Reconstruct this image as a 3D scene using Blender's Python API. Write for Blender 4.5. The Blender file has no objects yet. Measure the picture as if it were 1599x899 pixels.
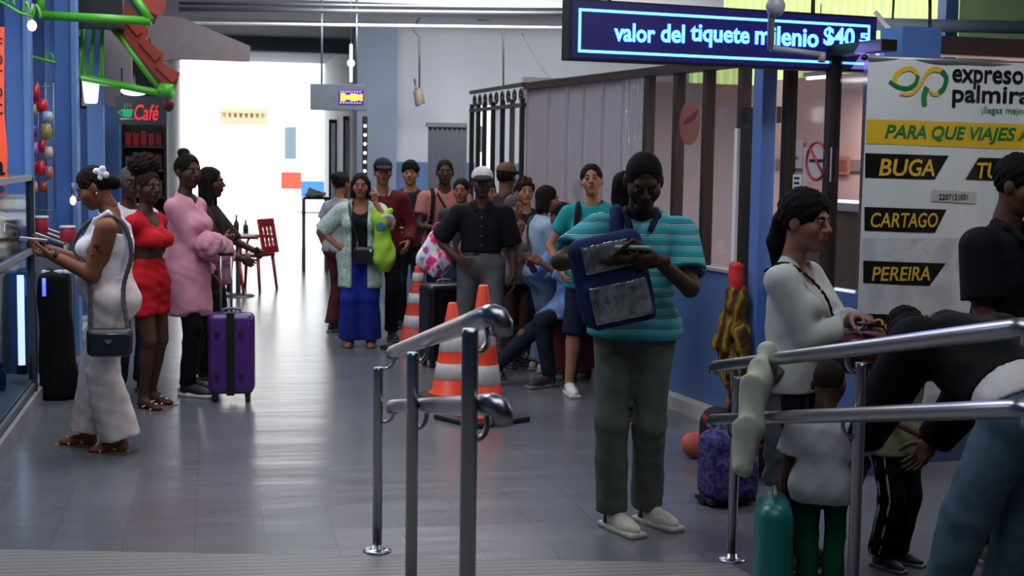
import bpy, bmesh, math, random
import numpy as np
from mathutils import Vector, Matrix

C = bpy.context.scene.collection
SC = bpy.context.scene
PI = math.pi
random.seed(7)

# ------------------------------------------------------------------ camera
FPX = 2200.0
YAW, PITCH, ROLL = math.atan(470 / FPX), math.atan(204.5 / FPX), .015
CAM = Vector((0, 0, 1.7))
CR = Matrix.Rotation(-YAW, 3, 'Z') @ Matrix.Rotation(PI / 2 - PITCH, 3, 'X') @ Matrix.Rotation(ROLL, 3, 'Z')
cd = bpy.data.cameras.new('camera'); co = bpy.data.objects.new('camera', cd); C.objects.link(co)
cd.sensor_width = 36; cd.lens = FPX * 36 / 1599; cd.clip_end = 400; cd.clip_start = .05
co.matrix_world = Matrix.Translation(CAM) @ CR.to_4x4()
SC.camera = co
cd.dof.use_dof = True; cd.dof.focus_distance = 6.2; cd.dof.aperture_fstop = 6.3

# ------------------------------------------------------------------ light
SC.view_settings.view_transform = 'Standard'; SC.view_settings.look = 'None'
SC.view_settings.exposure = 0.0; SC.view_settings.gamma = 1; SC.view_settings.use_curve_mapping = False
W = bpy.data.worlds.new('world'); SC.world = W; W.use_nodes = True
W.node_tree.nodes['Background'].inputs[0].default_value = (.93, .97, 1, 1)
W.node_tree.nodes['Background'].inputs[1].default_value = 5.0
D_ = math.radians
def area(name, loc, sx, sy, power, col=(1, 1, 1), rot=(0, 0, 0)):
    d = bpy.data.lights.new(name, 'AREA'); d.shape = 'RECTANGLE'; d.size = sx; d.size_y = sy; d.energy = power; d.color = col
    o = bpy.data.objects.new(name, d); C.objects.link(o); o.location = loc; o.rotation_euler = rot; return o
area('hall_fill', (1.8, 13.6, 4.5), 5.0, 1.6, 170, (.95, .97, 1))  # added area lamp under the closed ceiling, brightens the back of the hall
area('hall_fill', (3.2, 14.7, 3.75), 4.6, .8, 170, (.95, .97, 1), (D_(62), 0, 0))  # unseen lamp tilted onto the far wall to brighten it, sparing the crowd
area('banner_fill', (3.0, 5.0, 3.7), 1.4, .3, 32, (.92, .95, 1), (D_(52), 0, 0))  # unseen lamp added to brighten the banner
area('hall_fill', (.5, 10.4, 4.45), 3.0, 3.0, 85, (.93, .96, 1))  # added fill over the middle of the hall, the ceiling has no opening
area('hall_fill', (-.5, 7.6, 4.45), 1.6, 2.6, 105, (.86, .9, 1))  # added fill for the left side, no fixture of its own
area('hall_fill', (1.0, 2.2, 4.45), 3.5, 2.5, 75, (.85, .86, 1))  # added fill for the foreground, hung out of view
area('office_light', (5.2, 9.2, 2.30), .15, 3.5, 260, (1, .92, .88))
area('office_light', (5.4, 7.7, 2.30), .15, 2.0, 120, (1, .92, .88))  # second lamp added only to brighten the office behind the right panes
area('shop_tube', (-2.0, 8.4, 2.6), .3, 2.4, 40, (.84, .92, 1))
area('shop_tube', (-2.0, 12.4, 2.6), .3, 2.0, 40, (.9, .95, 1))

# ------------------------------------------------------------------ pixel helpers
def ray(x, y): return CR @ Vector(((x - 799.5) / FPX, -(y - 449.5) / FPX, -1))
def at(x, y, d): return CAM + ray(x, y) * d
def fl(x, y, z=0.):
    v = ray(x, y); return CAM + v * ((z - CAM.z) / v.z)
def onplane(x, y, P, N):
    v = ray(x, y); return CAM + v * ((P - CAM).dot(N) / v.dot(N))
def depth(p): return -(CR.transposed() @ (Vector(p) - CAM)).z

# ------------------------------------------------------------------ materials
def lin(c):
    if isinstance(c, str):
        c = [int(c[i:i + 2], 16) / 255 for i in (0, 2, 4)]
    return tuple(((v / 12.92) if v <= .04045 else ((v + .055) / 1.055) ** 2.4) for v in c) + (1,)
MATS = {}
def mat(name, col, rough=.6, metal=0, noise=.0, nscale=8, bump=0, bscale=60, emit=None, es=1, spec=.5, trans=0, alpha=1, sheen=0):
    key = (name, str(col), rough)
    if key in MATS: return MATS[key]
    m = bpy.data.materials.new(name); m.use_nodes = True; nt = m.node_tree; b = nt.nodes['Principled BSDF']
    c = lin(col); b.inputs['Base Color'].default_value = c
    b.inputs['Roughness'].default_value = rough; b.inputs['Metallic'].default_value = metal
    b.inputs['Specular IOR Level'].default_value = spec
    b.inputs['Transmission Weight'].default_value = trans; b.inputs['Alpha'].default_value = alpha
    if emit: b.inputs['Emission Color'].default_value = lin(emit); b.inputs['Emission Strength'].default_value = es
    tc = nt.nodes.new('ShaderNodeTexCoord')
    if noise:
        n = nt.nodes.new('ShaderNodeTexNoise'); n.inputs['Scale'].default_value = nscale; n.inputs['Detail'].default_value = 4
        r = nt.nodes.new('ShaderNodeValToRGB')
        r.color_ramp.elements[0].position = .3; r.color_ramp.elements[1].position = .7
        r.color_ramp.elements[0].color = tuple(v * (1 - noise) for v in c[:3]) + (1,)
        r.color_ramp.elements[1].color = tuple(min(1, v * (1 + noise)) for v in c[:3]) + (1,)
        nt.links.new(tc.outputs['Object'], n.inputs['Vector']); nt.links.new(n.outputs['Fac'], r.inputs['Fac'])
        nt.links.new(r.outputs['Color'], b.inputs['Base Color'])
    if bump:
        n2 = nt.nodes.new('ShaderNodeTexNoise'); n2.inputs['Scale'].default_value = bscale; n2.inputs['Detail'].default_value = 3
        bp = nt.nodes.new('ShaderNodeBump'); bp.inputs['Strength'].default_value = bump; bp.inputs['Distance'].default_value = .01
        nt.links.new(tc.outputs['Object'], n2.inputs['Vector']); nt.links.new(n2.outputs['Fac'], bp.inputs['Height'])
        nt.links.new(bp.outputs['Normal'], b.inputs['Normal'])
    MATS[key] = m; return m
def cloth(col, noise=.15, rough=.85): return mat('cloth', col, rough, noise=noise, nscale=14, bump=.12, bscale=220, spec=.2)
def skin(col): return mat('skin', col, .58, noise=.10, nscale=9, bump=.04, bscale=200, spec=.25)
def ramp_mat(name, stops, coord='Z', scale=1, rough=.85, kind='wave', const=True, dist=0, bump=0):
    """pattern along an object axis (stripes) or through a noise (prints)"""
    m = bpy.data.materials.new(name); m.use_nodes = True; nt = m.node_tree; b = nt.nodes['Principled BSDF']
    b.inputs['Roughness'].default_value = rough; b.inputs['Specular IOR Level'].default_value = .25
    tc = nt.nodes.new('ShaderNodeTexCoord'); r = nt.nodes.new('ShaderNodeValToRGB')
    if const: r.color_ramp.interpolation = 'CONSTANT'
    while len(r.color_ramp.elements) < len(stops): r.color_ramp.elements.new(.5)
    for e, (p, c) in zip(r.color_ramp.elements, stops): e.position = p; e.color = lin(c)
    if kind == 'noise':
        n = nt.nodes.new('ShaderNodeTexNoise'); n.inputs['Scale'].default_value = scale; n.inputs['Detail'].default_value = 2
        nt.links.new(tc.outputs['Object'], n.inputs['Vector']); src = n.outputs['Fac']
    else:
        s = nt.nodes.new('ShaderNodeSeparateXYZ'); nt.links.new(tc.outputs['Object'], s.inputs[0])
        n = nt.nodes.new('ShaderNodeTexNoise'); n.inputs['Scale'].default_value = 9
        nt.links.new(tc.outputs['Object'], n.inputs['Vector'])
        mm = nt.nodes.new('ShaderNodeMath'); mm.operation = 'MULTIPLY_ADD'
        nt.links.new(n.outputs['Fac'], mm.inputs[0]); mm.inputs[1].default_value = dist; nt.links.new(s.outputs[coord], mm.inputs[2])
        m2 = nt.nodes.new('ShaderNodeMath'); m2.operation = 'MULTIPLY'; m2.inputs[1].default_value = scale
        nt.links.new(mm.outputs[0], m2.inputs[0])
        m3 = nt.nodes.new('ShaderNodeMath'); m3.operation = 'FRACT'; nt.links.new(m2.outputs[0], m3.inputs[0]); src = m3.outputs[0]
        if bump:
            bp = nt.nodes.new('ShaderNodeBump'); bp.inputs['Strength'].default_value = bump; bp.inputs['Distance'].default_value = .01
            nt.links.new(src, bp.inputs['Height']); nt.links.new(bp.outputs['Normal'], b.inputs['Normal'])
    nt.links.new(src, r.inputs['Fac']); nt.links.new(r.outputs['Color'], b.inputs['Base Color'])
    return m
def emis(name, col, s):
    m = bpy.data.materials.new(name); m.use_nodes = True; b = m.node_tree.nodes['Principled BSDF']
    b.inputs['Base Color'].default_value = lin(col); b.inputs['Emission Color'].default_value = lin(col); b.inputs['Emission Strength'].default_value = s
    b.inputs['Roughness'].default_value = .5
    return m
def sheet(name, tint, gloss, haze=0., hcol='FFFFFF', bump=0, rough=.05):
    """clear pane or plastic film: see-through with a gloss and a little haze of its own"""
    m = bpy.data.materials.new(name); m.use_nodes = True; nt = m.node_tree
    nt.nodes.remove(nt.nodes['Principled BSDF']); out = nt.nodes['Material Output']
    t = nt.nodes.new('ShaderNodeBsdfTransparent'); t.inputs[0].default_value = lin(tint)
    g = nt.nodes.new('ShaderNodeBsdfGlossy'); g.inputs['Roughness'].default_value = rough
    d = nt.nodes.new('ShaderNodeBsdfDiffuse'); d.inputs[0].default_value = lin(hcol)
    x1 = nt.nodes.new('ShaderNodeMixShader'); x1.inputs[0].default_value = gloss
    x2 = nt.nodes.new('ShaderNodeMixShader'); x2.inputs[0].default_value = haze
    nt.links.new(t.outputs[0], x1.inputs[1]); nt.links.new(g.outputs[0], x1.inputs[2])
    nt.links.new(x1.outputs[0], x2.inputs[1]); nt.links.new(d.outputs[0], x2.inputs[2]); nt.links.new(x2.outputs[0], out.inputs[0])
    if bump:
        tc = nt.nodes.new('ShaderNodeTexCoord'); n = nt.nodes.new('ShaderNodeTexNoise'); n.inputs['Scale'].default_value = 9
        mp = nt.nodes.new('ShaderNodeMapping'); mp.inputs['Scale'].default_value = (1.6, 1.6, .45)
        nt.links.new(tc.outputs['Object'], mp.inputs[0]); nt.links.new(mp.outputs[0], n.inputs['Vector'])
        bp = nt.nodes.new('ShaderNodeBump'); bp.inputs['Strength'].default_value = bump; bp.inputs['Distance'].default_value = .05
        nt.links.new(n.outputs['Fac'], bp.inputs['Height']); nt.links.new(bp.outputs['Normal'], g.inputs['Normal'])
    return m

# ------------------------------------------------------------------ objects
def thing(name, label, cat, loc=(0, 0, 0), rz=0, group=None):
    o = bpy.data.objects.new(name, None); C.objects.link(o); o.empty_display_size = .1
    o.location = loc; o.rotation_euler = (0, 0, rz); o['label'] = label; o['category'] = cat
    if group: o['group'] = group
    return o
def tag(o, label, cat, group=None):
    o['label'] = label; o['category'] = cat
    if group: o['group'] = group
    return o
def link(name, me, m, parent=None, struct=False):
    o = bpy.data.objects.new(name, me); C.objects.link(o)
    for x in (m if isinstance(m, (list, tuple)) else [m]): me.materials.append(x)
    if parent: o.parent = parent
    if struct: o['kind'] = 'structure'
    return o
class MB:
    """collects simple solids, then links them as one mesh"""
    def __init__(s): s.b = bmesh.new(); s.smooth = False
    def box(s, lo, hi, bev=0, M=None, mi=0):
        lo, hi = Vector(lo), Vector(hi); c = (lo + hi) / 2; d = hi - lo
        r = bmesh.ops.create_cube(s.b, size=1, matrix=Matrix.Translation(c) @ Matrix.Diagonal((abs(d.x), abs(d.y), abs(d.z), 1)))
        vs = r['verts']; fs = {f for v in vs for f in v.link_faces}
        if bev:
            es = {e for v in vs for e in v.link_edges}
            g = bmesh.ops.bevel(s.b, geom=list(es), offset=bev, segments=2, affect='EDGES', profile=.5)
            vs = list({v for f in list(fs) + g['faces'] if f.is_valid for v in f.verts})
            fs = {f for v in vs for f in v.link_faces}
        if M is not None: bmesh.ops.transform(s.b, matrix=M, verts=vs)
        for f in fs: f.material_index = mi
        return s
    def tube(s, pts, r, n=12, caps=True, mi=0):
        pts = [Vector(p) for p in pts]; rs = r if isinstance(r, (list, tuple)) else [r] * len(pts); rings = []
        ref = None
        for i, p in enumerate(pts):
            t = (pts[min(i + 1, len(pts) - 1)] - pts[max(i - 1, 0)]).normalized()
            if ref is None: ref = t.orthogonal().normalized()
            ref = (ref - t * ref.dot(t)); ref = ref.normalized() if ref.length > 1e-6 else t.orthogonal().normalized()
            bn = t.cross(ref)
            rings.append([s.b.verts.new(p + (ref * math.cos(2 * PI * k / n) + bn * math.sin(2 * PI * k / n)) * rs[i]) for k in range(n)])
        for a, b in zip(rings, rings[1:]):
            for k in range(n):
                f = s.b.faces.new((a[k], a[(k + 1) % n], b[(k + 1) % n], b[k])); f.smooth = True; f.material_index = mi
        if caps:
            for rr in (rings[0][::-1], rings[-1]):
                f = s.b.faces.new(rr); f.material_index = mi
        return s
    def lathe(s, prof, n=24, c=(0, 0, 0), mi=0, square=False):
        rings = []
        for r, z in prof:
            rings.append([s.b.verts.new((c[0] + r * math.cos(2 * PI * k / n), c[1] + r * math.sin(2 * PI * k / n), c[2] + z)) for k in range(n)])
        for a, b in zip(rings, rings[1:]):
            for k in range(n):
                f = s.b.faces.new((a[k], a[(k + 1) % n], b[(k + 1) % n], b[k])); f.smooth = True; f.material_index = mi
        s.b.faces.new(rings[0][::-1]).material_index = mi; s.b.faces.new(rings[-1]).material_index = mi
        return s
    def prism(s, poly, v, mi=0):
        """extrude a planar 3-D polygon along v"""
        v = Vector(v); a = [s.b.verts.new(p) for p in poly]; b = [s.b.verts.new(Vector(p) + v) for p in poly]
        fs = [s.b.faces.new(a[::-1]), s.b.faces.new(b)]; n = len(a)
        for k in range(n): fs.append(s.b.faces.new((a[k], a[(k + 1) % n], b[(k + 1) % n], b[k])))
        for f in fs: f.material_index = mi
        return s
    def ball(s, c, r, R=None, mi=0, u=16, v=10):
        r = (r, r, r) if isinstance(r, (int, float)) else r
        M = Matrix.Translation(c) @ (R.to_4x4() if R is not None else Matrix()) @ Matrix.Diagonal((*r, 1))
        q = bmesh.ops.create_uvsphere(s.b, u_segments=u, v_segments=v, radius=1, matrix=M)
        for f in {f for w in q['verts'] for f in w.link_faces}: f.smooth = True; f.material_index = mi
        return s
    def build(s, name, m, parent=None, struct=False):
        bmesh.ops.recalc_face_normals(s.b, faces=s.b.faces)
        me = bpy.data.meshes.new(name); s.b.to_mesh(me); s.b.free()
        return link(name, me, m, parent, struct)
def curve_pts(P, n=8):
    """Catmull-Rom through points"""
    P = [Vector(p) for p in P]; Q = [P[0] * 2 - P[1]] + P + [P[-1] * 2 - P[-2]]; out = []
    for i in range(1, len(Q) - 2):
        for k in range(n):
            t = k / n; a, b, c, d = Q[i - 1:i + 3]
            out.append(.5 * (2 * b + (c - a) * t + (2 * a - 5 * b + 4 * c - d) * t * t + (3 * b - a - 3 * c + d) * t ** 3))
    return out + [P[-1]]
def text(name, s, m, parent, x0, x1, z0, z1, y=0, bold=0., shear=0., ext=.0015, warp=None):
    """letters standing in the local XZ plane (read from -Y), stretched to fill a box"""
    cu = bpy.data.curves.new('t', 'FONT'); cu.body = s; cu.offset = bold; cu.shear = shear; cu.extrude = .01; cu.resolution_u = 3
    ob = bpy.data.objects.new('t', cu); C.objects.link(ob); bpy.context.view_layer.update()
    me = bpy.data.meshes.new_from_object(ob.evaluated_get(bpy.context.evaluated_depsgraph_get()))
    bpy.data.objects.remove(ob)
    v = np.empty(len(me.vertices) * 3, np.float32); me.vertices.foreach_get('co', v); v = v.reshape(-1, 3)
    lo, hi = v.min(0), v.max(0); q = np.empty_like(v)
    q[:, 0] = x0 + (v[:, 0] - lo[0]) / (hi[0] - lo[0]) * (x1 - x0); q[:, 2] = z0 + (v[:, 1] - lo[1]) / (hi[1] - lo[1]) * (z1 - z0)
    q[:, 1] = y - v[:, 2] / .01 * ext
    if warp is not None: q[:, 1] += warp(q[:, 0], q[:, 2])
    me.vertices.foreach_set('co', q.ravel()); me.materials.clear(); me.update()
    return link(name, me, m, parent)

# ------------------------------------------------------------------ implicit surfaces (bodies, clothes, soft goods)
V3 = lambda *a: np.array(a, np.float32)
def cone(a, b, ra, rb=None, pl=None):
    rb = ra if rb is None else rb; a = np.array(a, np.float32); b = np.array(b, np.float32); ba = b - a; L = float(ba @ ba) + 1e-9; R = max(ra, rb)
    def f(X, Y, Z):
        px, py, pz = X - a[0], Y - a[1], Z - a[2]
        t = np.clip((px * ba[0] + py * ba[1] + pz * ba[2]) / L, 0, 1)
        d = np.sqrt((px - t * ba[0]) ** 2 + (py - t * ba[1]) ** 2 + (pz - t * ba[2]) ** 2) - (ra + (rb - ra) * t)
        if pl is not None:
            q, n = pl; d = np.maximum(d, (X - q[0]) * n[0] + (Y - q[1]) * n[1] + (Z - q[2]) * n[2])
        return d
    return np.minimum(a, b) - R, np.maximum(a, b) + R, f
def ell(c, r, R=None):
    c = np.array(c, np.float32); r = np.array(r, np.float32); m = r if R is None else np.full(3, r.max())
    def f(X, Y, Z):
        x, y, z = X - c[0], Y - c[1], Z - c[2]
        if R is not None: x, y, z = (R[0, 0] * x + R[1, 0] * y + R[2, 0] * z), (R[0, 1] * x + R[1, 1] * y + R[2, 1] * z), (R[0, 2] * x + R[1, 2] * y + R[2, 2] * z)
        k0 = np.sqrt((x / r[0]) ** 2 + (y / r[1]) ** 2 + (z / r[2]) ** 2)
        k1 = np.sqrt((x / r[0] ** 2) ** 2 + (y / r[1] ** 2) ** 2 + (z / r[2] ** 2) ** 2) + 1e-9
        return k0 * (k0 - 1) / k1
    return c - m, c + m, f
def rbox(c, r, rad, R=None):
    c = np.array(c, np.float32); r = np.array(r, np.float32); m = r if R is None else np.full(3, float(np.linalg.norm(r)))
    def f(X, Y, Z):
        x, y, z = X - c[0], Y - c[1], Z - c[2]
        if R is not None: x, y, z = (R[0, 0] * x + R[1, 0] * y + R[2, 0] * z), (R[0, 1] * x + R[1, 1] * y + R[2, 1] * z), (R[0, 2] * x + R[1, 2] * y + R[2, 2] * z)
        qx, qy, qz = abs(x) - r[0] + rad, abs(y) - r[1] + rad, abs(z) - r[2] + rad
        return np.sqrt(np.maximum(qx, 0) ** 2 + np.maximum(qy, 0) ** 2 + np.maximum(qz, 0) ** 2) + np.minimum(np.maximum(qx, np.maximum(qy, qz)), 0) - rad
    return c - m, c + m, f
class Fld:
    def __init__(s, h): s.h = h; s.ops = []
    def add(s, prim, k=.02): s.ops.append(('u', prim, k)); return s
    def sub(s, prim, k=.01): s.ops.append(('s', prim, k)); return s
    def cut(s, p, n, k=0): s.ops.append(('c', (np.array(p, np.float32), np.array(n, np.float32) / np.linalg.norm(n)), k)); return s
    def noise(s, amp, fr, seed=0): s.ops.append(('n', (amp, fr, seed), 0)); return s
    def eval(s):
        h = s.h; us = [o[1] for o in s.ops if o[0] == 'u']
        lo = np.min([u[0] for u in us], 0) - 4 * h - .01; hi = np.max([u[1] for u in us], 0) + 4 * h + .01
        n = np.ceil((hi - lo) / h).astype(int) + 1; s.o = lo
        ax = [(lo[i] + h * np.arange(n[i])).astype(np.float32) for i in range(3)]
        F = np.full(n, .3, np.float32)
        for op, pr, k in s.ops:
            if op in 'us':
                a = np.clip(np.floor((pr[0] - k - 3 * h - lo) / h).astype(int), 0, n - 1); b = np.clip(np.ceil((pr[1] + k + 3 * h - lo) / h).astype(int) + 1, 1, n)
                if (b <= a).any(): continue
                sl = tuple(slice(a[i], b[i]) for i in range(3))
                d = pr[2](ax[0][sl[0], None, None], ax[1][None, sl[1], None], ax[2][None, None, sl[2]]); f = F[sl]
                if op == 'u':
                    t = np.clip(.5 + .5 * (d - f) / k, 0, 1); F[sl] = d * (1 - t) + f * t - k * t * (1 - t)
                else:
                    # smooth max(F, -d)
                    g = -d; f = F[sl]; t = np.clip(.5 - .5 * (g - f) / k, 0, 1); F[sl] = g * (1 - t) + f * t + k * t * (1 - t)
            elif op == 'c':
                p, nn = pr
                F[...] = np.maximum(F, (ax[0][:, None, None] - p[0]) * nn[0] + (ax[1][None, :, None] - p[1]) * nn[1] + (ax[2][None, None, :] - p[2]) * nn[2])
            else:
                amp, fr, seed = pr; rg = np.random.RandomState(seed); X, Y, Z = ax[0][:, None, None], ax[1][None, :, None], ax[2][None, None, :]
                if amp < 0:
                    # creases of hanging cloth: ridged waves that run mostly downwards
                    for q in range(4):
                        a = rg.rand() * 6.3; w = np.array((math.cos(a), math.sin(a), rg.normal() * (.35 if q < 2 else 1.1))) * fr * rg.uniform(.7, 1.4); v = rg.normal(size=3) * 9
                        F += amp * .55 * (.5 - np.abs(np.sin(w[0] * X + w[1] * Y + w[2] * Z + 1.2 * np.sin(v[0] * X + v[1] * Y + v[2] * Z + rg.rand() * 6))))
                else:
                    for _ in range(5):
                        w = rg.normal(size=3) * fr * (1, 1, .6); F += amp / 2 * np.sin(w[0] * X + w[1] * Y + w[2] * Z + rg.rand() * 6)
        return F
    def mesh(s):
        F = s.eval(); return surfnet(F, s.o, s.h)
CORN = [(i, j, k) for i in (0, 1) for j in (0, 1) for k in (0, 1)]
EDG = [(a, b) for a in CORN for b in CORN if a < b and sum(abs(x - y) for x, y in zip(a, b)) == 1]
def surfnet(F, o, h):
    S = F < 0; n = np.array(F.shape)
    cnt = sum(S[i:n[0] - 1 + i, j:n[1] - 1 + j, k:n[2] - 1 + k].astype(np.int8) for i, j, k in CORN)
    idx = np.argwhere((cnt > 0) & (cnt < 8)); acc = np.zeros((len(idx), 3)); c = np.zeros(len(idx))
    for a, b in EDG:
        fa = F[idx[:, 0] + a[0], idx[:, 1] + a[1], idx[:, 2] + a[2]]; fb = F[idx[:, 0] + b[0], idx[:, 1] + b[1], idx[:, 2] + b[2]]
        m = (fa < 0) != (fb < 0); t = np.where(m, fa / np.where(m, fa - fb, 1), 0)
        acc += np.where(m[:, None], np.array(a) + t[:, None] * (np.array(b) - np.array(a)), 0); c += m
    V = o + h * (idx + acc / np.maximum(c, 1)[:, None])
    ids = np.full(n - 1, -1, np.int64); ids[tuple(idx.T)] = np.arange(len(idx)); Q = []
    for x in range(3):
        y, z = (x + 1) % 3, (x + 2) % 3
        A = np.moveaxis(S, (x, y, z), (0, 1, 2)); I = np.moveaxis(ids, (x, y, z), (0, 1, 2))
        e = np.argwhere(A[:-1, 1:-1, 1:-1] != A[1:, 1:-1, 1:-1]); 
        if not len(e): continue
        i, j, k = e[:, 0], e[:, 1] + 1, e[:, 2] + 1
        q = np.stack([I[i, j - 1, k - 1], I[i, j, k - 1], I[i, j, k], I[i, j - 1, k]], 1)
        fl_ = ~A[i, j, k]; q[fl_] = q[fl_][:, ::-1]; Q.append(q)
    Q = np.concatenate(Q) if Q else np.zeros((0, 4), int); Q = Q[(Q >= 0).all(1)]
    return V, Q
def npmesh(name, parts, mats, parent=None, smooth=True):
    """parts: list of (V, Q, material index or array)"""
    Vs, Qs, Ms, off = [], [], [], 0
    for V, Q, mi in parts:
        Vs.append(V); Qs.append(Q + off); off += len(V); Ms.append(np.broadcast_to(np.asarray(mi), (len(Q),)))
    V = np.concatenate(Vs).astype(np.float32); Q = np.concatenate(Qs).astype(np.int32); Mi = np.concatenate(Ms).astype(np.int32)
    me = bpy.data.meshes.new(name); me.vertices.add(len(V)); me.vertices.foreach_set('co', V.ravel())
    me.loops.add(Q.size); me.loops.foreach_set('vertex_index', Q.ravel()); me.polygons.add(len(Q))
    me.polygons.foreach_set('loop_start', np.arange(0, Q.size, 4, dtype=np.int32)); me.polygons.foreach_set('loop_total', np.full(len(Q), 4, np.int32))
    me.polygons.foreach_set('material_index', Mi); me.polygons.foreach_set('use_smooth', np.full(len(Q), smooth))
    me.update(calc_edges=True); me.validate()
    return link(name, me, mats, parent)
def soft(name, F, m, parent=None, tf=None):
    V, Q = F.mesh()
    if tf is not None: V = tf(V)
    return npmesh(name, [(V, Q, 0)], m, parent)
def rot(x=0, y=0, z=0):
    return np.array((Matrix.Rotation(z, 3, 'Z') @ Matrix.Rotation(y, 3, 'Y') @ Matrix.Rotation(x, 3, 'X')), np.float32)

# ------------------------------------------------------------------ people
HC = {}
def head_mesh(h, fem, fat):
    key = (h, fem, fat)
    if key in HC: return HC[key]
    F = Fld(h)
    F.add(ell((0, -.014, .032), (.075 + .004 * fat, .094, .088)), .02)
    F.add(ell((0, .022, -.045), ((.054 if fem else .058) + .010 * fat, .066, .066 + .004 * fat)), .035)
    F.add(ell((0, .058, -.094), (.024 if not fem else .019, .022, .020)), .025)
    for s in (-1, 1):
        F.add(ell((s * .040, .046, -.022), (.028 + .006 * fat, .034, .030)), .025)
    F.add(cone((-.034, .076, .028), (.034, .076, .028), .012 if not fem else .009), .02)
    for s in (-1, 1): F.sub(ell((s * .031, .103, .006), (.019, .018, .013)), .012)
    F.add(cone((0, .086, .014), (0, .108, -.020), .008, .0125), .012)
    for s in (-1, 1): F.add(ell((s * .0125, .096, -.024), (.0095, .012, .008)), .008)
    F.add(ell((0, .083, -.052), (.026, .014, .018)), .014)
    for s in (-1, 1):
        F.add(ell((s * .031, .082, .0150), (.0170, .0105, .0050)), .006)
        F.add(ell((s * .031, .081, -.0055), (.015, .0095, .004)), .006)
        F.add(ell((s * .077, -.010, -.004), (.011, .020, .032), rot(0, 0, s * .3)), .008)
    F.add(cone((0, .093, -.046), (0, .093, -.046), .001), .001)
    F.add(cone((-.015, .090, -.0475), (.015, .090, -.0475), .0058), .006)
    F.add(cone((-.013, .090, -.0595), (.013, .090, -.0595), .0068), .006)
    F.sub(cone((-.020, .100, -.0532), (.020, .100, -.0532), .0018), .004)
    F.add(cone((0, -.022, -.05), (0, -.034, -.135), .052 if not fem else .045, .054 if not fem else .048), .03)
    V, Q = F.mesh(); c = V[Q].mean(1)
    lip = ((abs(c[:, 0]) / .023) ** 2 + ((c[:, 2] + .0535) / .0135) ** 2 < 1) & (c[:, 1] > .085)
    parts = [(V, Q, lip.astype(int))]
    E = Fld(min(h, .004) * .7)
    for s in (-1, 1): E.add(ell((s * .031, .0800, .005), (.0140, .0120, .0095)), .001)
    V, Q = E.mesh(); c = V[Q].mean(1)
    ir = ((abs(c[:, 0]) - .031) ** 2 + (c[:, 2] - .0045) ** 2 < .0066 ** 2) & (c[:, 1] > .085)
    parts.append((V, Q, np.where(ir, 3, 2)))
    B = Fld(min(h, .005) * .7)
    for s in (-1, 1): B.add(cone((s * .014, .0905, .0270), (s * .032, .0885, .0325), .0042, .0045), .004); B.add(cone((s * .032, .0885, .0325), (s * .050, .0735, .027), .0045, .003), .004)
    V, Q = B.mesh(); parts.append((V, Q, 4))
    HC[key] = parts; return parts
HR = {}
def hair_mesh(style, h):
    key = (style, h)
    if key in HR: return HR[key]
    F = Fld(h); st = style.split('+')
    if 'bald' in st: F.add(ell((0, -.016, .034), (.0765, .0955, .0895)), .01)
    elif 'buzz' in st: F.add(ell((0, -.016, .034), (.079, .098, .092)), .01)
    elif 'thick' in st: F.add(ell((0, -.018, .042), (.092, .108, .100)), .01)
    else: F.add(ell((0, -.016, .036), (.084, .102, .097)), .01)
    if 'curly' in st: F.noise(.012, 90, 4)
    F.sub(ell((0, .118, -.030), (.072, .086, .124 if 'thick' not in st else .106)), .012)
    if 'bald' not in st and 'curly' not in st and 'buzz' not in st: F.noise(.0025, 120, 8)
    F.cut((0, .0, -.02), (0, .45, -.9))
    for s in (-1, 1): F.sub(ell((s * .088, .004, -.012), (.02, .024, .032)), .006)
    if 'fringe' in st:
        for i in range(5): F.add(cone((-.05 + .025 * i, .07, .10), (-.058 + .027 * i, .096, .045 + .012 * (i % 2)), .02, .010), .015)
    if 'long' in st:
        F.add(ell((0, -.055, -.08), (.080, .05, .17)), .03)
        for s in (-1, 1): F.add(cone((s * .075, .0, .03), (s * .085, .005, -.17), .024, .022), .02)
    if 'shoulder' in st:
        F.add(ell((0, -.055, -.05), (.085, .05, .11)), .03)
        for s in (-1, 1): F.add(cone((s * .077, -.01, .03), (s * .083, -.01, -.10), .024, .022), .02)
    if 'bun' in st: F.add(ell((0, -.110, .075), (.046, .042, .044)), .012)
    if 'lowbun' in st: F.add(ell((0, -.118, -.015), (.048, .040, .046)), .015)
    if 'topbun' in st: F.add(ell((0, -.055, .135), (.045, .045, .036)), .012)
    if 'pony' in st:
        F.add(ell((0, -.108, .0), (.034, .030, .034)), .015)
        F.add(cone((0, -.115, -.01), (0, -.125, -.10), .034, .036), .02).add(cone((0, -.125, -.10), (.01, -.105, -.22), .036, .012), .02)
    if 'puff' in st:
        P = Fld(h); P.add(ell((0, -.050, .160), (.112, .105, .092)), .01).noise(.007, 170, 2).noise(.006, 90, 6)
        V2, Q2 = P.mesh()
    if 'frizz' in st: F.noise(.004, 60, 3)
    V, Q = F.mesh(); parts = [(V, Q, 0)]
    if 'puff' in st: parts.append((V2, Q2, 0))
    HR[key] = parts; return parts
CAPS = {}
def cap_meshes(h):
    if h in CAPS: return CAPS[h]
    F = Fld(h).add(ell((0, -.012, .05), (.092, .110, .092)), .01).cut((0, 0, .042), (0, -.12, -1)).sub(ell((0, -.014, .02), (.084, .102, .10)), .005)
    B = Fld(h).add(ell((0, .105, .048), (.078, .085, .020), rot(-.22)), .01).sub(ell((0, .10, .030), (.082, .09, .022), rot(-.22)), .004).cut((0, .07, 0), (0, -1, 0)).add(cone((-.03, .14, .048), (.03, .14, .048), .004), .01)
    CAPS[h] = (F.mesh(), B.mesh()); return CAPS[h]
HD = {}
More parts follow.
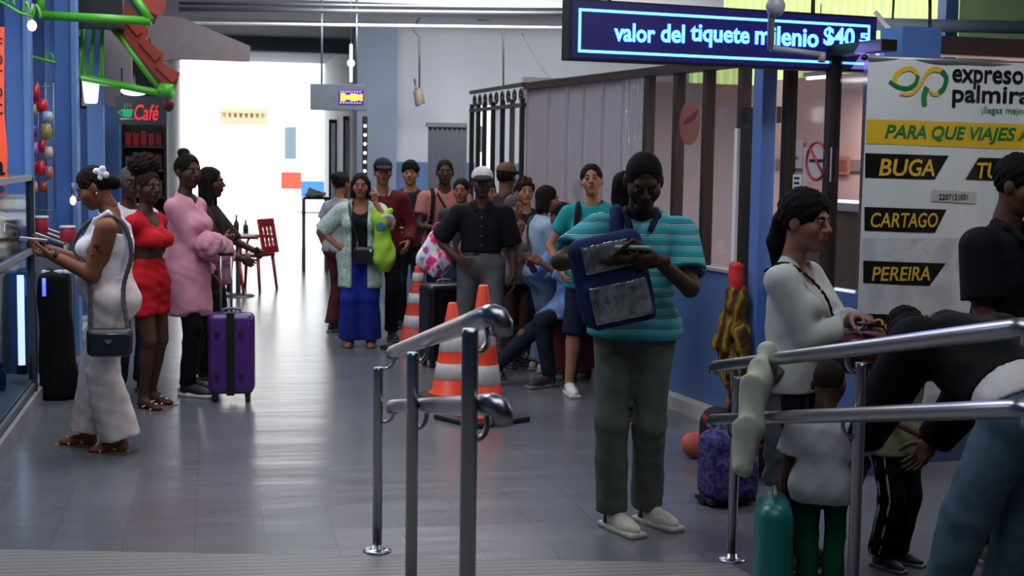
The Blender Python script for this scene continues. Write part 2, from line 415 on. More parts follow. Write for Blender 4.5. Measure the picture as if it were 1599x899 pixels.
def hand_mesh(h, pose):
    """right hand: fingers along +Y, palm faces -Z, thumb towards -X"""
    key = (h, pose)
    if key in HD: return HD[key]
    F = Fld(h)
    curl = dict(relaxed=.42, grip=1.15, flat=.12, hold=.75, fist=1.45)[pose]
    F.add(cone((0, -.03, 0), (0, .02, 0), .025, .024), .02)
    F.add(rbox((0, .050, 0), (.040, .045, .0145), .013), .015)
    F.add(ell((-.026, .030, -.010), (.018, .030, .015)), .012)
    L = [.072, .082, .076, .058]; XS = [-.031, -.0105, .0105, .030]; Y0 = [.088, .093, .089, .080]
    for i in range(4):
        p = np.array((XS[i], Y0[i], 0.)); a = 0.; fan = (i - 1.5) * .05
        for j, (fr, ca) in enumerate(((.46, .7), (.31, 1.0), (.23, .8))):
            a += curl * ca * (1 + .06 * (i - 1)); q = p + L[i] * fr * np.array((math.sin(fan), math.cos(a), -math.sin(a)))
            F.add(cone(p, q, .0090 - .0008 * j, .0082 - .0008 * j), .004); p = q
    p = np.array((-.034, .022, -.008)); tc = min(curl, 1.)
    for j, l in enumerate((.040, .032, .026)):
        ang = .75 - .32 * j; q = p + l * np.array((-math.sin(ang) * (1 - .45 * tc), math.cos(ang), -.30 - .45 * tc * (.6 + .4 * j)))
        F.add(cone(p, q, .0115 - .001 * j, .0105 - .001 * j), .006); p = q
    HD[key] = F.mesh(); return HD[key]
SH = {}
def shoe_mesh(h, kind):
    key = (h, kind)
    if key in SH: return SH[key]
    up = Fld(h).add(ell((0, .085, .030), (.042, .095, .040)), .02).add(ell((0, -.035, .050), (.036, .055, .052)), .03).add(cone((0, .0, .06), (0, .09, .045), .034, .028), .02)
    if kind == 'high': up.add(cone((0, -.03, .06), (0, -.035, .12), .040, .042), .02).cut((0, 0, .125), (0, 0, 1))
    else: up.sub(ell((0, -.030, .115), (.030, .048, .040)), .01)
    up.cut((0, 0, .018), (0, 0, -1))
    so = Fld(h).add(rbox((0, .085, .012), (.045, .105, .014), .012), .02).add(rbox((0, -.04, .012), (.037, .058, .014), .012), .02)
    SH[key] = (up.mesh(), so.mesh()); return SH[key]
def ik(S, T, a, b, hint):
    d = T - S; L = float(np.linalg.norm(d)); u = d / L; L2 = min(L, .998 * (a + b)); T = S + u * L2
    x = (a * a - b * b + L2 * L2) / (2 * L2); y = math.sqrt(max(a * a - x * x, 0)); p = np.array(hint, float); p = p - u * (p @ u); p /= np.linalg.norm(p) + 1e-9
    return S + u * x + p * y, T
def stand(px, py, hy, hx=None):
    """ground point under a foot pixel and the height that puts the head's top at row hy"""
    g = fl(px, py); d = depth((g.x, g.y, 1.0)); t = at(px if hx is None else hx, hy, d); return g, t.z
NP = [0]
def person(label, pos, H, yaw, skincol, hair=('short', '15110f'), fem=False, w=1., fat=0, bust=0., belly=0., lean=(0, 0, 0), hip=(0, 0, 0),
           head=(0, 0, 0), rh=None, lh=None, re=(.5, -.8, -.3), le=(-.5, -.8, -.3), rn=None, ln=None, rd=None, ld=None, rpose='relaxed', lpose='relaxed',
           rf=None, lf=None, rk=(0.05, 1, 0), lk=(-.05, 1, 0), rfy=-.12, lfy=.12, rfp=0, lfp=0, wear=(), shoes=None, hs=1., group=None, lip=None, eyew='6a6058', toes=True):
    NP[0] += 1
    k = H / (1.45 + .25 * hs); g = Vector(pos); dist = depth((g.x, g.y, 1))
    h1, h2 = (.010, .0045) if dist < 7 else ((.012, .0055) if dist < 10.2 else (.015, .0075))
    root = thing('person', label, 'person', (g.x, g.y, g.z), yaw, group)
    # --- skeleton in local metres (x right, y forward, z up)
    hc = np.array((0, 0, .93)) * k + np.array(hip) * k
    U = rot(0, 0, lean[2]) @ rot(0, lean[1], 0) @ rot(-lean[0], 0, 0)
    Uh = rot(0, 0, lean[2] * .4) @ rot(0, lean[1] * .4, 0) @ rot(-lean[0] * .55, 0, 0)
    T = lambda x, y, z: hc + k * (U @ np.array((x, y, z)))
    Hh = lambda x, y, z: hc + k * (Uh @ np.array((x, y, z)))
    nb = T(0, -.012, .485); Hd = U @ rot(0, 0, head[0]) @ rot(-head[1], 0, 0) @ rot(0, head[2], 0)
    if abs(lean[0]) > .25 and head[1] < 0: pass
    hk = k * hs
    hd = nb + k * (U @ np.array((0, .012, .035))) + hk * (Hd @ np.array((0, .018, .135)))
    sw = .178 * w
    A = {}
    for s, nm, tgt, hint, dirn, pose, nrm in ((1, 'r', rh, re, rd, rpose, rn), (-1, 'l', lh, le, ld, lpose, ln)):
        S = T(s * sw, -.012, .408)
        tg = np.array(tgt) * k if tgt is not None else T(s * (sw + .055 + .02 * fat), .03, -.085)
        E, Wr = ik(S, tg, .285 * k, .25 * k, np.array(hint) if tgt is not None else np.array((s * .3, -1, 0)))
        A[nm] = dict(S=S, E=E, W=Wr, d=(Wr - E) / np.linalg.norm(Wr - E) if dirn is None else np.array(dirn) / np.linalg.norm(dirn), n=np.array(nrm) if nrm is not None else np.array((-s, .1, -.2)), pose=pose, s=s)
    G = {}
    for s, nm, ft, hint, fy, fp in ((1, 'r', rf, rk, rfy, rfp), (-1, 'l', lf, lk, lfy, lfp)):
        hp = Hh(s * .088 * w, -.005, -.035); ank = np.array((s * .095, -.02, .085) if ft is None else ft) * k
        kn, ank = ik(hp, ank, .412 * k, .412 * k, hint)
        G[nm] = dict(hp=hp, kn=kn, an=ank, fy=fy, fp=fp, s=s)
    tr = lambda *ps: [p * k for p in ps]
    # --- primitives
    tw = 1 + .16 * fat
    def torso(t=0., b=True):
        o = [(ell(Hh(0, -.012, -.005), np.array((.160 * w * tw, .112 * tw, .125)) * k + t, Uh), .05),
             (ell(T(0, -.002, .14), np.array((.132 * w * tw, .094 * tw, .15)) * k + t, U), .06),
             (ell(T(0, -.010, .295), np.array((.152 * w * (1 + .5 * (tw - 1)), .108 * tw, .165)) * k + t, U), .05),
             (cone(T(-.130 * w, -.018, .402), T(.130 * w, -.018, .402), .056 * k + t), .05)]
        for s in (-1, 1):
            o.append((ell(Hh(s * .072 * w, -.062, -.045), np.array((.082 * tw, .080 * tw, .088)) * k + t), .05))
            if bust: o.append((ell(T(s * .072 * w, .075 + .012 * bust, .285), np.array((.066, .055 + .018 * bust, .066)) * k * (.8 + .25 * bust) + t, U), .035))
        if belly: o.append((ell(T(0, .05 + .02 * belly, .09), np.array((.125 * w, .07 + .05 * belly, .13)) * k + t, U), .06))
        return o
    def neckp(t=0.):
        return [(cone(T(0, -.02, .445), hd + k * (Hd @ np.array((0, -.026, -.075))), (.052 if fem else .060) * k + t, (.047 if fem else .054) * k + t), .03),
                (cone(T(-.13 * w, -.022, .420), T(0, -.024, .492), .032 * k + t, .040 * k + t), .03), (cone(T(.13 * w, -.022, .420), T(0, -.024, .492), .032 * k + t, .040 * k + t), .03)]
    aw = (.9 if fem else 1.) * (1 + .30 * fat)
    def armp(a, t=0., frac=2., t2=None):
        """upper arm and forearm up to frac (1 = elbow, 2 = wrist)"""
        t2 = t if t2 is None else t2; o = []; S, E, Wr = a['S'], a['E'], a['W']
        if frac <= 1:
            c = S + (E - S) * frac; n = (E - S) / np.linalg.norm(E - S)
            o.append((cone(S, S + (E - S) * min(1, frac + .1), .050 * k * aw + t, .046 * k * aw + t2, (c, n)), .03))
        else:
            o.append((cone(S, E, .050 * k * aw + t, .038 * k * aw + t), .03))
            c = E + (Wr - E) * (frac - 1); n = (Wr - E) / np.linalg.norm(Wr - E)
            o.append((cone(E, E + (Wr - E) * min(1.03, frac - 1 + .06), .039 * k * aw + t, (.039 - .012 * (frac - 1)) * k * aw + t2, (c, n) if t else None), .02))
        return o
    lw = (1 + .22 * fat)
    def legp(l, t=0., frac=2., t2=None, rk_=None):
        t2 = t if t2 is None else t2; o = []; hp, kn, an = l['hp'], l['kn'], l['an']
        if frac <= 1:
            c = hp + (kn - hp) * frac; n = (kn - hp) / np.linalg.norm(kn - hp)
            o.append((cone(hp, hp + (kn - hp) * min(1, frac + .1), .086 * k * lw + t, (.086 - .026 * frac) * k * lw + t2, (c, n)), .05))
        else:
            tk = t if rk_ is None else rk_
            o.append((cone(hp, kn, .086 * k * lw + t, .056 * k * lw + tk), .05))
            v = an - kn; c = kn + v * (frac - 1); n = v / np.linalg.norm(v)
            if not t: o.append((cone(kn, an, .050 * k * lw, .034 * k), .03)); o.append((ell(kn + v * .30 - np.array((0, .014 * k, 0)), np.array((.05, .052, .11)) * k * lw, None), .03))
            else: o.append((cone(kn, kn + v * (frac - 1 + .08), .058 * k * lw + tk, .040 * k + t2, (c, n)), .04))
        return o
    # --- body
    F = Fld(h1)
    for p, kk in torso() + neckp(): F.add(p, kk * k)
    for a in A.values():
        for p, kk in armp(a): F.add(p, kk * k)
    for l in G.values():
        for p, kk in legp(l): F.add(p, kk * k * .5)
        fm = l['an']; fr = rot(0, 0, l['fy']) @ rot(-l['fp'], 0, 0); l['fr'] = fr; l['f0'] = fm - fr @ (np.array((0, -.03, .085)) * k)
        q = lambda x, y, z: l['f0'] + fr @ (np.array((x, y, z)) * k)
        F.add(ell(q(0, -.04, .035), np.array((.032, .040, .034)) * k, fr), .02); F.add(cone(q(0, -.02, .05), q(0, .11, .025), .033 * k, .022 * k), .03)
        F.add(ell(q(0, .10, .018), np.array((.040, .060, .020)) * k, fr), .02)
        if toes and shoes is None:
            for i in range(5): F.add(cone(q(-.028 * l['s'] + .0145 * l['s'] * i, .14, .014), q(-.030 * l['s'] + .0155 * l['s'] * i, .178 - .010 * i * (i > 0), .012), (.012 if i == 0 else .009) * k), .006)
    parts = [(*F.mesh(), 0)]
    for V, Q, mi in head_mesh(h2, fem, fat): parts.append(((V * hk) @ Hd.T + hd, Q, mi))
    for a in A.values():
        V, Q = hand_mesh(min(h2, .0055) if dist < 10.2 else .006, a['pose']); V = V.copy()
        if a['s'] < 0: V[:, 0] *= -1; Q = Q[:, ::-1]
        y = a['d']; z = -(a['n'] - y * (a['n'] @ y)); z = z / np.linalg.norm(z); x = np.cross(y, z); a['M'] = np.stack([x, y, z], 1)
        parts.append(((V * k * (.92 if fem else 1.)) @ a['M'].T + a['W'], Q, 0))
    sk = skin(skincol); lc = lin(skincol)
    lm = skin(lip) if lip else skin('%02x%02x%02x' % tuple(int(int(skincol[i:i + 2], 16) * f) for i, f in ((0, .82), (2, .62), (4, .62))))
    npmesh('body', parts, [sk, lm, mat('eye', eyew, .3), mat('iris', '0d0805', .2), mat('brow', '100c0a', .8)], root)
    # --- hair and cap
    if hair:
        hm = mat('hair', hair[1], .8, noise=.25, nscale=40, bump=.4, bscale=140, spec=.12)
        npmesh('hair', [((V * hk) @ Hd.T + hd, Q, mi) for V, Q, mi in hair_mesh(hair[0], h2)], [hm], root)
    HT = lambda p: hd + hk * (Hd @ np.array(p))
    info = dict(root=root, A=A, G=G, T=T, Hh=Hh, HT=HT, Hd=Hd, U=U, k=k, hd=hd, hc=hc, dist=dist, h1=h1, h2=h2, hk=hk)
    # --- clothes
    for gdef in wear:
        gdef = dict(gdef); ty = gdef.pop('ty'); nm = gdef.pop('name', ty); m = gdef.pop('m'); F = Fld(gdef.pop('h', h1))
        if ty == 'top':
            t = gdef.get('t', .016); hem = gdef.get('hem', -.06); sl = gdef.get('sleeve', .5); loose = gdef.get('loose', .5)
            for p, kk in torso(t): F.add(p, kk * k)
            if hem < -.03:
                for l in G.values():
                    for p, kk in legp(l, t + .012, .75): F.add(p, .08 * k)
            if loose: F.add(ell(T(0, .004, .08), np.array((.142 * w * tw + .008 * loose, .098 * tw + .012 * loose + .05 * belly, .50)) * k, U), .05)
            if gdef.get('skirt'): F.add(cone(Hh(0, -.01, .05), Hh(0, 0, -.32), .14 * k, gdef['skirt'] * k), .06)
            if sl > 0:
                for p, kk in neckp(t * .6)[1:]: F.add(p, kk * k)
            F.noise(-gdef.get('fold', .007), 20, NP[0])
            if 'topcut' in gdef: F.cut(T(0, 0, gdef['topcut']), U[:, 2])
            F.cut(Hh(0, 0, hem) if hem < .05 else T(0, 0, hem), -(Uh if hem < .05 else U)[:, 2])
            nk = gdef.get('neck', 'round')
            F.sub(cone(T(0, .0, .46), T(0, .03, .62), .066 * k, .085 * k), .012)
            if nk == 'v': F.sub(cone(T(0, .13, .34), T(0, .10, .50), .012 * k, .065 * k), .012)
            if nk == 'deep': F.sub(cone(T(0, .15, .30), T(0, .10, .50), .03 * k, .085 * k), .015)
            if nk == 'scoop': F.sub(ell(T(0, .09, .455), np.array((.085, .09, .075)) * k, U), .012)
            if gdef.get('open'): F.sub(rbox(T(gdef['open'][0], .17, .10), np.array((gdef['open'][1], .17, .62)) * k, .02, U), .015)
            if nk == 'polo': F.sub(cone(T(0, .125, .375), T(0, .10, .50), .006 * k, .042 * k), .008)
            if 'topcut' in gdef: pass
            elif sl > 0:
                for a in A.values():
                    for p, kk in armp(a, t + gdef.get('ts', .004), sl, t + gdef.get('tc', .010)): F.add(p, kk * k)
            else:
                for a in A.values():
                    F.sub(cone(a['S'] + 0 * U[:, 0], T(a['s'] * (sw + .01), -.012, .56), .066 * k), .02); F.sub(cone(a['S'], a['S'] + (a['E'] - a['S']) * .6, .058 * k * aw), .015)
                F.cut(T(0, 0, .40), U @ np.array((0, -.35, 1.)))
                for s in (-1, 1):
                    for pa, pb in (((.085, .105 + .01 * bust, .35), (.098, .055, .455)), ((.098, .055, .455), (.100, -.02, .495)), ((.100, -.02, .495), (.09, -.105, .40)), ((.09, -.105, .40), (.08, -.125, .30))):
                        F.add(cone(T(s * pa[0] * w, *pa[1:]), T(s * pb[0] * w, *pb[1:]), .016 * k), .01)
        elif ty == 'trousers':
            t = gdef.get('t', .012); wz = gdef.get('waist', .085); fr = gdef.get('length', 2.0); t2 = gdef.get('t2', .03)
            tp = torso(t); F.add(tp[0][0], .05 * k); F.add(tp[1][0], .05 * k); F.add(tp[4][0], .05 * k); F.add(tp[5][0] if not bust else tp[6][0], .05 * k)
            if belly: F.add(tp[-1][0], .05 * k)
            F.cut(Hh(0, 0, wz), Uh[:, 2])
            for l in G.values():
                for p, kk in legp(l, t, fr, t2, gdef.get('tk')): F.add(p, kk * k * .7)
            F.noise(-gdef.get('fold', .006), 17, NP[0] + 50)
        elif ty == 'skirt':
            t = gdef.get('t', .014); tp = torso(t); F.add(tp[0][0], .05 * k); F.add(tp[4][0], .05 * k); F.add(tp[5][0] if not bust else tp[6][0], .05 * k); F.add(tp[1][0], .05 * k)
            fr = gdef.get('length', .6); flr = gdef.get('flare', .0)
            a, b = G['r'], G['l']; c0 = (a['hp'] + b['hp']) / 2; c1 = (a['kn'] + b['kn']) / 2; c2 = (a['an'] + b['an']) / 2
            for l in (a, b):
                e = l['kn'] if fr <= 1 else l['an']
                F.add(cone(l['hp'], l['hp'] + (e - l['hp']) * 1.1, .088 * k * lw + t, (.062 + flr) * k * lw + t), .10 * k)
            F.cut(Hh(0, 0, gdef.get('waist', .10)), Uh[:, 2]); e = c0 + (c1 - c0) * fr if fr <= 1 else c1 + (c2 - c1) * (fr - 1)
            F.cut(e, (c1 - c0) / np.linalg.norm(c1 - c0)); F.noise(-.008, 22, NP[0])
        elif ty == 'collar':
            F.add(cone(T(-.055, -.01, .50), T(.055, -.01, .50), .022 * k), .02)
            for s in (-1, 1):
                F.add(cone(T(s * .062, -.03, .505), T(s * .070, .03, .488), .020 * k, .020 * k), .02); F.add(cone(T(s * .070, .03, .488), T(s * .045, .098, .435), .019 * k, .014 * k), .015)
            F.sub(cone(T(0, -.02, .44), T(0, .0, .60), .058 * k, .06 * k), .006)
        elif ty == 'belt':
            tp = torso(.02); F.add(tp[0][0], .04); F.add(tp[1][0], .04); F.cut(Hh(0, 0, .098), Uh[:, 2]); F.cut(Hh(0, 0, .062), -Uh[:, 2])
        elif ty == 'cuff':
            for a in A.values():
                c = a['S'] + (a['E'] - a['S']) * gdef['at']; n = (a['E'] - a['S']) / np.linalg.norm(a['E'] - a['S'])
                Fc = Fld(h1 * .8); Fc.add(cone(a['S'], a['E'], .050 * k * aw + .028, .046 * k * aw + .030, (c, n)), .01); Fc.cut(c - n * .022 * k, -n)
                soft(nm, Fc, m, root)
            continue
        elif ty == 'watch':
            a = A[gdef['arm']]; c = a['W'] - a['d'] * .02
            F = Fld(.004); F.add(cone(c - a['d'] * .03, c + a['d'] * .03, .036 * k, .034 * k), .01); F.cut(c + a['d'] * .013, a['d']); F.cut(c - a['d'] * .013, -a['d'])
            F.add(ell(c + a['M'][:, 2] * .03 * k, np.array((.018, .018, .008)), a['M']), .006)
        elif ty == 'strap':
            # a band over one shoulder, across the chest or back
            pts = curve_pts([T(*p) for p in gdef['pts']], 6)
            for a_, b_ in zip(pts, pts[1:]): F.add(cone(a_, b_, gdef.get('r', .014) * k), .006)
        soft(nm, F, m, root)
    if 0: pass
    # --- shoes
    if shoes:
        kind, cu, cs = shoes
        for l in G.values():
            fr = l['fr']
            if kind == 'sandal':
                q = lambda x, y, z: l['f0'] + fr @ (np.array((x, y, z)) * k)
                so = Fld(h2).add(rbox(q(0, .085, -.004), np.array((.044, .105, .008)) * k, .006, fr), .01).add(rbox(q(0, -.035, -.004), np.array((.036, .05, .008)) * k, .006, fr), .01)
                o = soft('sandal', so, mat('leather', cs, .6), root)
                st = Fld(h2).add(cone(q(-.040, .085, .010), q(0, .105, .046), .007, .008), .006).add(cone(q(0, .105, .046), q(.040, .085, .010), .008, .007), .006).add(cone(q(-.036, -.0, .02), q(0, .06, .060), .006), .006).add(cone(q(.036, 0, .02), q(0, .06, .060), .006), .006)
                s2 = soft('strap', st, mat('leather', cu, .35, .3), root); s2.parent = o
            else:
                (V, Q), (V2, Q2) = shoe_mesh(h2, kind)
                f = lambda V: (V * k) @ fr.T + l['f0'] + np.array((0, 0, 0))
                o = npmesh('shoe', [(f(V), Q, 0)], [mat('shoe', cu, .55, noise=.12, nscale=20)], root)
                npmesh('sole', [(f(V2), Q2, 0)], [mat('sole', cs, .6)], o)
    return info
def cap(info, cm, bm, label=None):
    (V, Q), (V2, Q2) = cap_meshes(info['h2']); f = lambda V: (V * info['hk']) @ info['Hd'].T + info['hd']
    o = npmesh('cap', [(f(V), Q, 0)], [cm], info['root']); npmesh('brim', [(f(V2), Q2, 0)], [bm], o); return o
def wpt(info, p):
    """person-local point to world"""
    r = info['root']; return Vector(r.location) + Matrix.Rotation(r.rotation_euler.z, 3, 'Z') @ Vector(p)
def wdir(info, v): return Matrix.Rotation(info['root'].rotation_euler.z, 3, 'Z') @ Vector(v)
def facing(pos, off=0.):
    """yaw that turns a figure at pos to the camera, plus an offset"""
    d = Vector((0, 0)) - Vector((pos[0], pos[1])); return math.atan2(-d.x, d.y) + off

# ------------------------------------------------------------------ setting
def sbox(name, lo, hi, m, bev=0, parent=None, M=None): return MB().box(lo, hi, bev, M).build(name, m, parent, parent is None)
white = mat('white_wall', 'a9abb2', .8, noise=.06, nscale=1.5)
dado = mat('dado_paint', '4a5f86', .6, noise=.08, nscale=2)
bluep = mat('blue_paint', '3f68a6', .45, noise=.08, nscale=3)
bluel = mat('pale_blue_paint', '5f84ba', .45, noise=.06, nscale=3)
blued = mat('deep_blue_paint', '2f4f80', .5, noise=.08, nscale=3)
conc = mat('concrete', '8d8f95', .7, noise=.12, nscale=5)
greyb = mat('grey_beam', '6d7888', .7, noise=.06, nscale=2)
ceilm = mat('ceiling_paint', '77797e', .9)
brown = mat('dark_brown_metal', '2a201e', .4, .3)
black = mat('black_metal', '0c0c0e', .45)
steel = mat('brushed_steel', 'a6a8ac', .30, 1)
greym = mat('grey_metal', '74777d', .4, .7)
def floor_mat():
    m = bpy.data.materials.new('floor_tiles'); m.use_nodes = True; nt = m.node_tree; b = nt.nodes['Principled BSDF']
    tc = nt.nodes.new('ShaderNodeTexCoord'); br = nt.nodes.new('ShaderNodeTexBrick'); br.offset = 0
    for k, v in (('Scale', 1), ('Mortar Size', .0022), ('Brick Width', .305), ('Row Height', .305), ('Mortar Smooth', .3), ('Bias', 0)): br.inputs[k].default_value = v
    br.inputs['Color1'].default_value = lin('606268'); br.inputs['Color2'].default_value = lin('66686e'); br.inputs['Mortar'].default_value = lin('505258')
    mp = nt.nodes.new('ShaderNodeMapping'); mp.inputs['Location'].default_value = (.08, .1, 0)
    nt.links.new(tc.outputs['Object'], mp.inputs[0]); nt.links.new(mp.outputs[0], br.inputs['Vector'])
    n = nt.nodes.new('ShaderNodeTexNoise'); n.inputs['Scale'].default_value = 1.3; n.inputs['Detail'].default_value = 5; nt.links.new(tc.outputs['Object'], n.inputs['Vector'])
    mx = nt.nodes.new('ShaderNodeMix'); mx.data_type = 'RGBA'; mx.blend_type = 'MULTIPLY'; mx.inputs[0].default_value = .35
    rr = nt.nodes.new('ShaderNodeValToRGB'); rr.color_ramp.elements[0].position = .35; rr.color_ramp.elements[0].color = (.5, .5, .52, 1); rr.color_ramp.elements[1].position = .65
    nt.links.new(n.outputs['Fac'], rr.inputs[0]); nt.links.new(br.outputs['Color'], mx.inputs[6]); nt.links.new(rr.outputs[0], mx.inputs[7]); nt.links.new(mx.outputs[2], b.inputs['Base Color'])
    # small black scuffs
    b.inputs['Roughness'].default_value = .23; b.inputs['Specular IOR Level'].default_value = .6
    w = nt.nodes.new('ShaderNodeTexNoise'); w.inputs['Scale'].default_value = 1; w.inputs['Detail'].default_value = 2
    m2 = nt.nodes.new('ShaderNodeMapping'); m2.inputs['Scale'].default_value = (.5, 3.2, 1); nt.links.new(tc.outputs['Object'], m2.inputs[0]); nt.links.new(m2.outputs[0], w.inputs['Vector'])
    bp = nt.nodes.new('ShaderNodeBump'); bp.inputs['Strength'].default_value = .35; bp.inputs['Distance'].default_value = .02
    nt.links.new(w.outputs['Fac'], bp.inputs['Height']); nt.links.new(bp.outputs['Normal'], b.inputs['Normal'])
    return m
sbox('floor', (-6, -4, -.1), (10, 25.6, 0), floor_mat())
sbox('ground_outside', (-40, 25.6, -.12), (50, 110, -.02), mat('pale_concrete', 'c9c6c0', .9, noise=.05, nscale=.4))
# ribbed ramp that rises towards the camera between the handrails
ribs = ramp_mat('ribbed_strip', [(0, '8d8a86'), (.55, '6f6d6b')], 'Y', 14, .45, const=False, bump=.4)
e0, e1 = Vector((-2.3, 6.52, .004)), Vector((2.13, 5.50, .004))
MB().prism([e0, e1, Vector((2.13, 1.2, .40)), Vector((-2.3, 1.2, .47))], (0, 0, -.05)).build('floor_ramp', ribs, None, True)
sbox('ceiling', (-6, -4, 4.6), (10, 17.6, 4.7), ceilm)
sbox('wall_front_block', (-6, -4.2, -.1), (10, -4, 4.7), mat('dim_wall', '5a5c62', .9))  # unseen dark wall added to keep outside light off the people's fronts
sbox('wall_left', (-2.6, -4, 0), (-2.4, 17.4, 4.6), blued)
sbox('wall_east', (9.8, -4, 0), (10, 17.6, 4.6), mat('dim_wall', '5a5c62', .9))
# far wall with the passage to the street, and a bright slot behind the barred gate
YW = 17.4
def wall_piece(x0, x1, z0, z1, m=white): return sbox('wall_back', (x0, YW, z0), (x1, YW + .2, z1), m)
xs0, xs1 = at(737, 250, 17.9).x, at(772, 250, 17.9).x
wall_piece(-2.6, -.53, 0, 4.6); wall_piece(-.53, 1.97, 3.3, 4.6)
wall_piece(1.97, xs0, 0, 4.6); wall_piece(xs0, xs1, 2.34, 4.6); wall_piece(xs1, 6.0, 0, 4.6); wall_piece(6.0, 10, 0, 2.2)
zd = 1.62
sbox('trim_1', (2.2, YW - .012, 0), (xs0 - .02, YW, zd), dado); sbox('trim_2', (xs1 + .02, YW - .012, 0), (6.0, YW, zd), dado)
# passage
sbox('wall_passage_left', (-.73, YW + .2, 0), (-.53, 25.5, 3.4), white); sbox('wall_passage_right', (1.97, YW + .2, 0), (2.17, 25.5, 3.4), mat('passage_paint', '8f929a', .7))
sbox('ceiling_passage', (-.73, YW + .2, 3.3), (2.17, 25.5, 3.45), greyb); sbox('trim_3', (-.53, YW + 2.8, 3.12), (1.97, YW + 3.1, 3.3), greyb)
sbox('column_passage', (1.72, YW - .25, 0), (2.2, YW + .3, 3.3), greyb)
# white beams and conduits across the hall
wb = mat('beam_paint', 'dcdae0', .7, noise=.04, nscale=1)
pL, pR = at(255, 22, 16.2), at(900, 22, 16.0)
sbox('trim_4', (-2.4, 16.2, 3.42), (6.0, 16.5, 3.68), wb); sbox('trim_5', (-2.4, 15.2, 3.62), (6.0, 15.5, 4.0), wb)
for i, (ya, r) in enumerate(((36, .018), (14, .025), (5, .018))):
    a, b = at(280, ya, 15.0), at(888, ya + 8, 14.8); MB().tube([a, b], r).build('conduit', greym if i else wb, None, True)
for px, ya, yb in ((655, 58, 140), (786, 45, 140)):
    MB().tube([at(px - 40, ya - 14, 16.9) if px > 700 else at(px, ya - 30, 16.9), at(px - 10, ya - 12, 16.9), at(px, ya, 16.9), at(px, yb, 16.9)], .012).build('conduit', greym, None, True)
MB().tube(curve_pts([at(815, 52, 17), at(838, 95, 17), at(862, 125, 17)]), .006).build('conduit', greym, None, True)
# --- left: plinth, blue partitions and pillars of the stalls
sbox('trim_6', (-2.4, 5.5, 0), (-1.13, 17.4, .10), conc)
def pillar(x0, x1, d, m, t=.22, top=4.5, y=250):
    a, b = at(x0, y, d), at(x1, y, d); return sbox('pillar', (a.x, a.y, .1), (b.x, a.y + t, top), m, .006)
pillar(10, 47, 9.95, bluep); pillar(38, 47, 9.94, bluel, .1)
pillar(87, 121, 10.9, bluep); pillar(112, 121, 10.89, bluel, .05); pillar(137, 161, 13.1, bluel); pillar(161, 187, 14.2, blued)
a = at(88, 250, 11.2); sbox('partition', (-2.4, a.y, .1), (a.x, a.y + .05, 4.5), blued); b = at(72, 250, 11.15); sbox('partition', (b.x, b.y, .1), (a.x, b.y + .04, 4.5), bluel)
a = at(140, 250, 13.6); sbox('partition', (-2.4, a.y, .1), (a.x, a.y + .05, 2.1), blued)
fasc = mat('pale_fascia', 'a79f9f', .7, noise=.04, nscale=2)
a, b = at(128, 165, 13.3), at(205, 30, 13.3); sbox('wall_stall', (a.x, a.y, a.z), (b.x, a.y + .08, b.z), fasc)
a, b = at(104, 40, 11.6), at(190, -90, 11.6); sbox('trim_7', (a.x, a.y, a.z), (b.x, a.y + .3, b.z), black)
sbox('wall_cafe', (-2.4, 16.9, .1), (-.62, 17.0, 3.0), mat('cafe_dark', '2c2927', .8))

# --- right: low blue wall with glazing, office behind
Pa, Pb = Vector((2.69, 12.2, 0)), Vector((3.475, 6.97, 0)); WD = (Pb - Pa).normalized(); WN = Vector((-WD.y, WD.x, 0)); 
if WN.x > 0: WN = -WN
WR = math.atan2(WD.y, WD.x)
def wallbox(mb, s0, s1, z0, z1, n0, n1, bev=0):
    """box in wall coordinates: s along the wall from its far end, n out of it towards the hall"""
    M = Matrix(((WD.x, WN.x, 0, Pa.x), (WD.y, WN.y, 0, Pa.y), (0, 0, 1, 0), (0, 0, 0, 1)))
    if n1 < n0: n0, n1 = n1, n0
    mb.box((s0, n0, z0), (s1, n1, z1), bev, M); return mb
def sx(px, y=250): return (onplane(px, y, Pa, WN) - Pa).dot(WD)
LW = (Pb - Pa).length
wr = wallbox(MB(), 0, sx(1152), 0, .98, -.12, 0).build('wall_right', mat('blue_wall_far', '44608f', .5, noise=.06), None, True)
wallbox(MB(), sx(1192), LW, 0, .98, -.12, 0).build('wall_right', mat('blue_wall_near', '405a86', .5, noise=.06), None, True)
wallbox(MB(), 0, LW, 0, .09, 0, .10).build('baseboard_right', mat('kerb', 'a5a29c', .6, noise=.06), None, True)
wallbox(MB(), 0, sx(1152), .98, 1.0, -.14, .02).build('sill', mat('sill_stone', '8f8f90', .5), wr)
mull_l = [818, 851, 880, 905, 935, 966]; mull_d = [1003, 1049, 1095, 1150, 1220, 1287]
for px in mull_l: wallbox(MB(), sx(px) - .010, sx(px) + .010, .98, 2.31, -.05, -.02).build('mullion', mat('thin_grey_mullion', '9a9ba2', .35, .5), wr)
for px in mull_d: wallbox(MB(), sx(px) - .028, sx(px) + .028, .98, 2.31, -.08, -.01).build('mullion', brown, wr)
wallbox(MB(), 0, LW, 2.29, 2.35, -.09, .01).build('top_rail', brown, wr)
glass = sheet('window_glass', 'D9D6D8', .07); film = sheet('plastic_film', 'C9C7D0', .06, .30, 'C9C3CC', .5, .12); film2 = sheet('crinkled_film', 'D5D7DC', .22, .14, 'D5D8E0', 1.0, .08)
for i, (a, b) in enumerate(zip(mull_l + mull_d[:1], mull_l[1:] + mull_d[:1])):
    if b > a: wallbox(MB(), sx(a), sx(b), 1.0, 2.29, -.040, -.036).build('plastic_sheet' if i < 5 else 'crinkled_plastic_sheet', film if i < 5 else film2, wr)
edges = mull_d + [1365]
for a, b in zip(edges, edges[1:]):
    if a != 1150: wallbox(MB(), sx(a), sx(b), 1.0, 2.29, -.045, -.040).build('glass_pane', glass, wr)
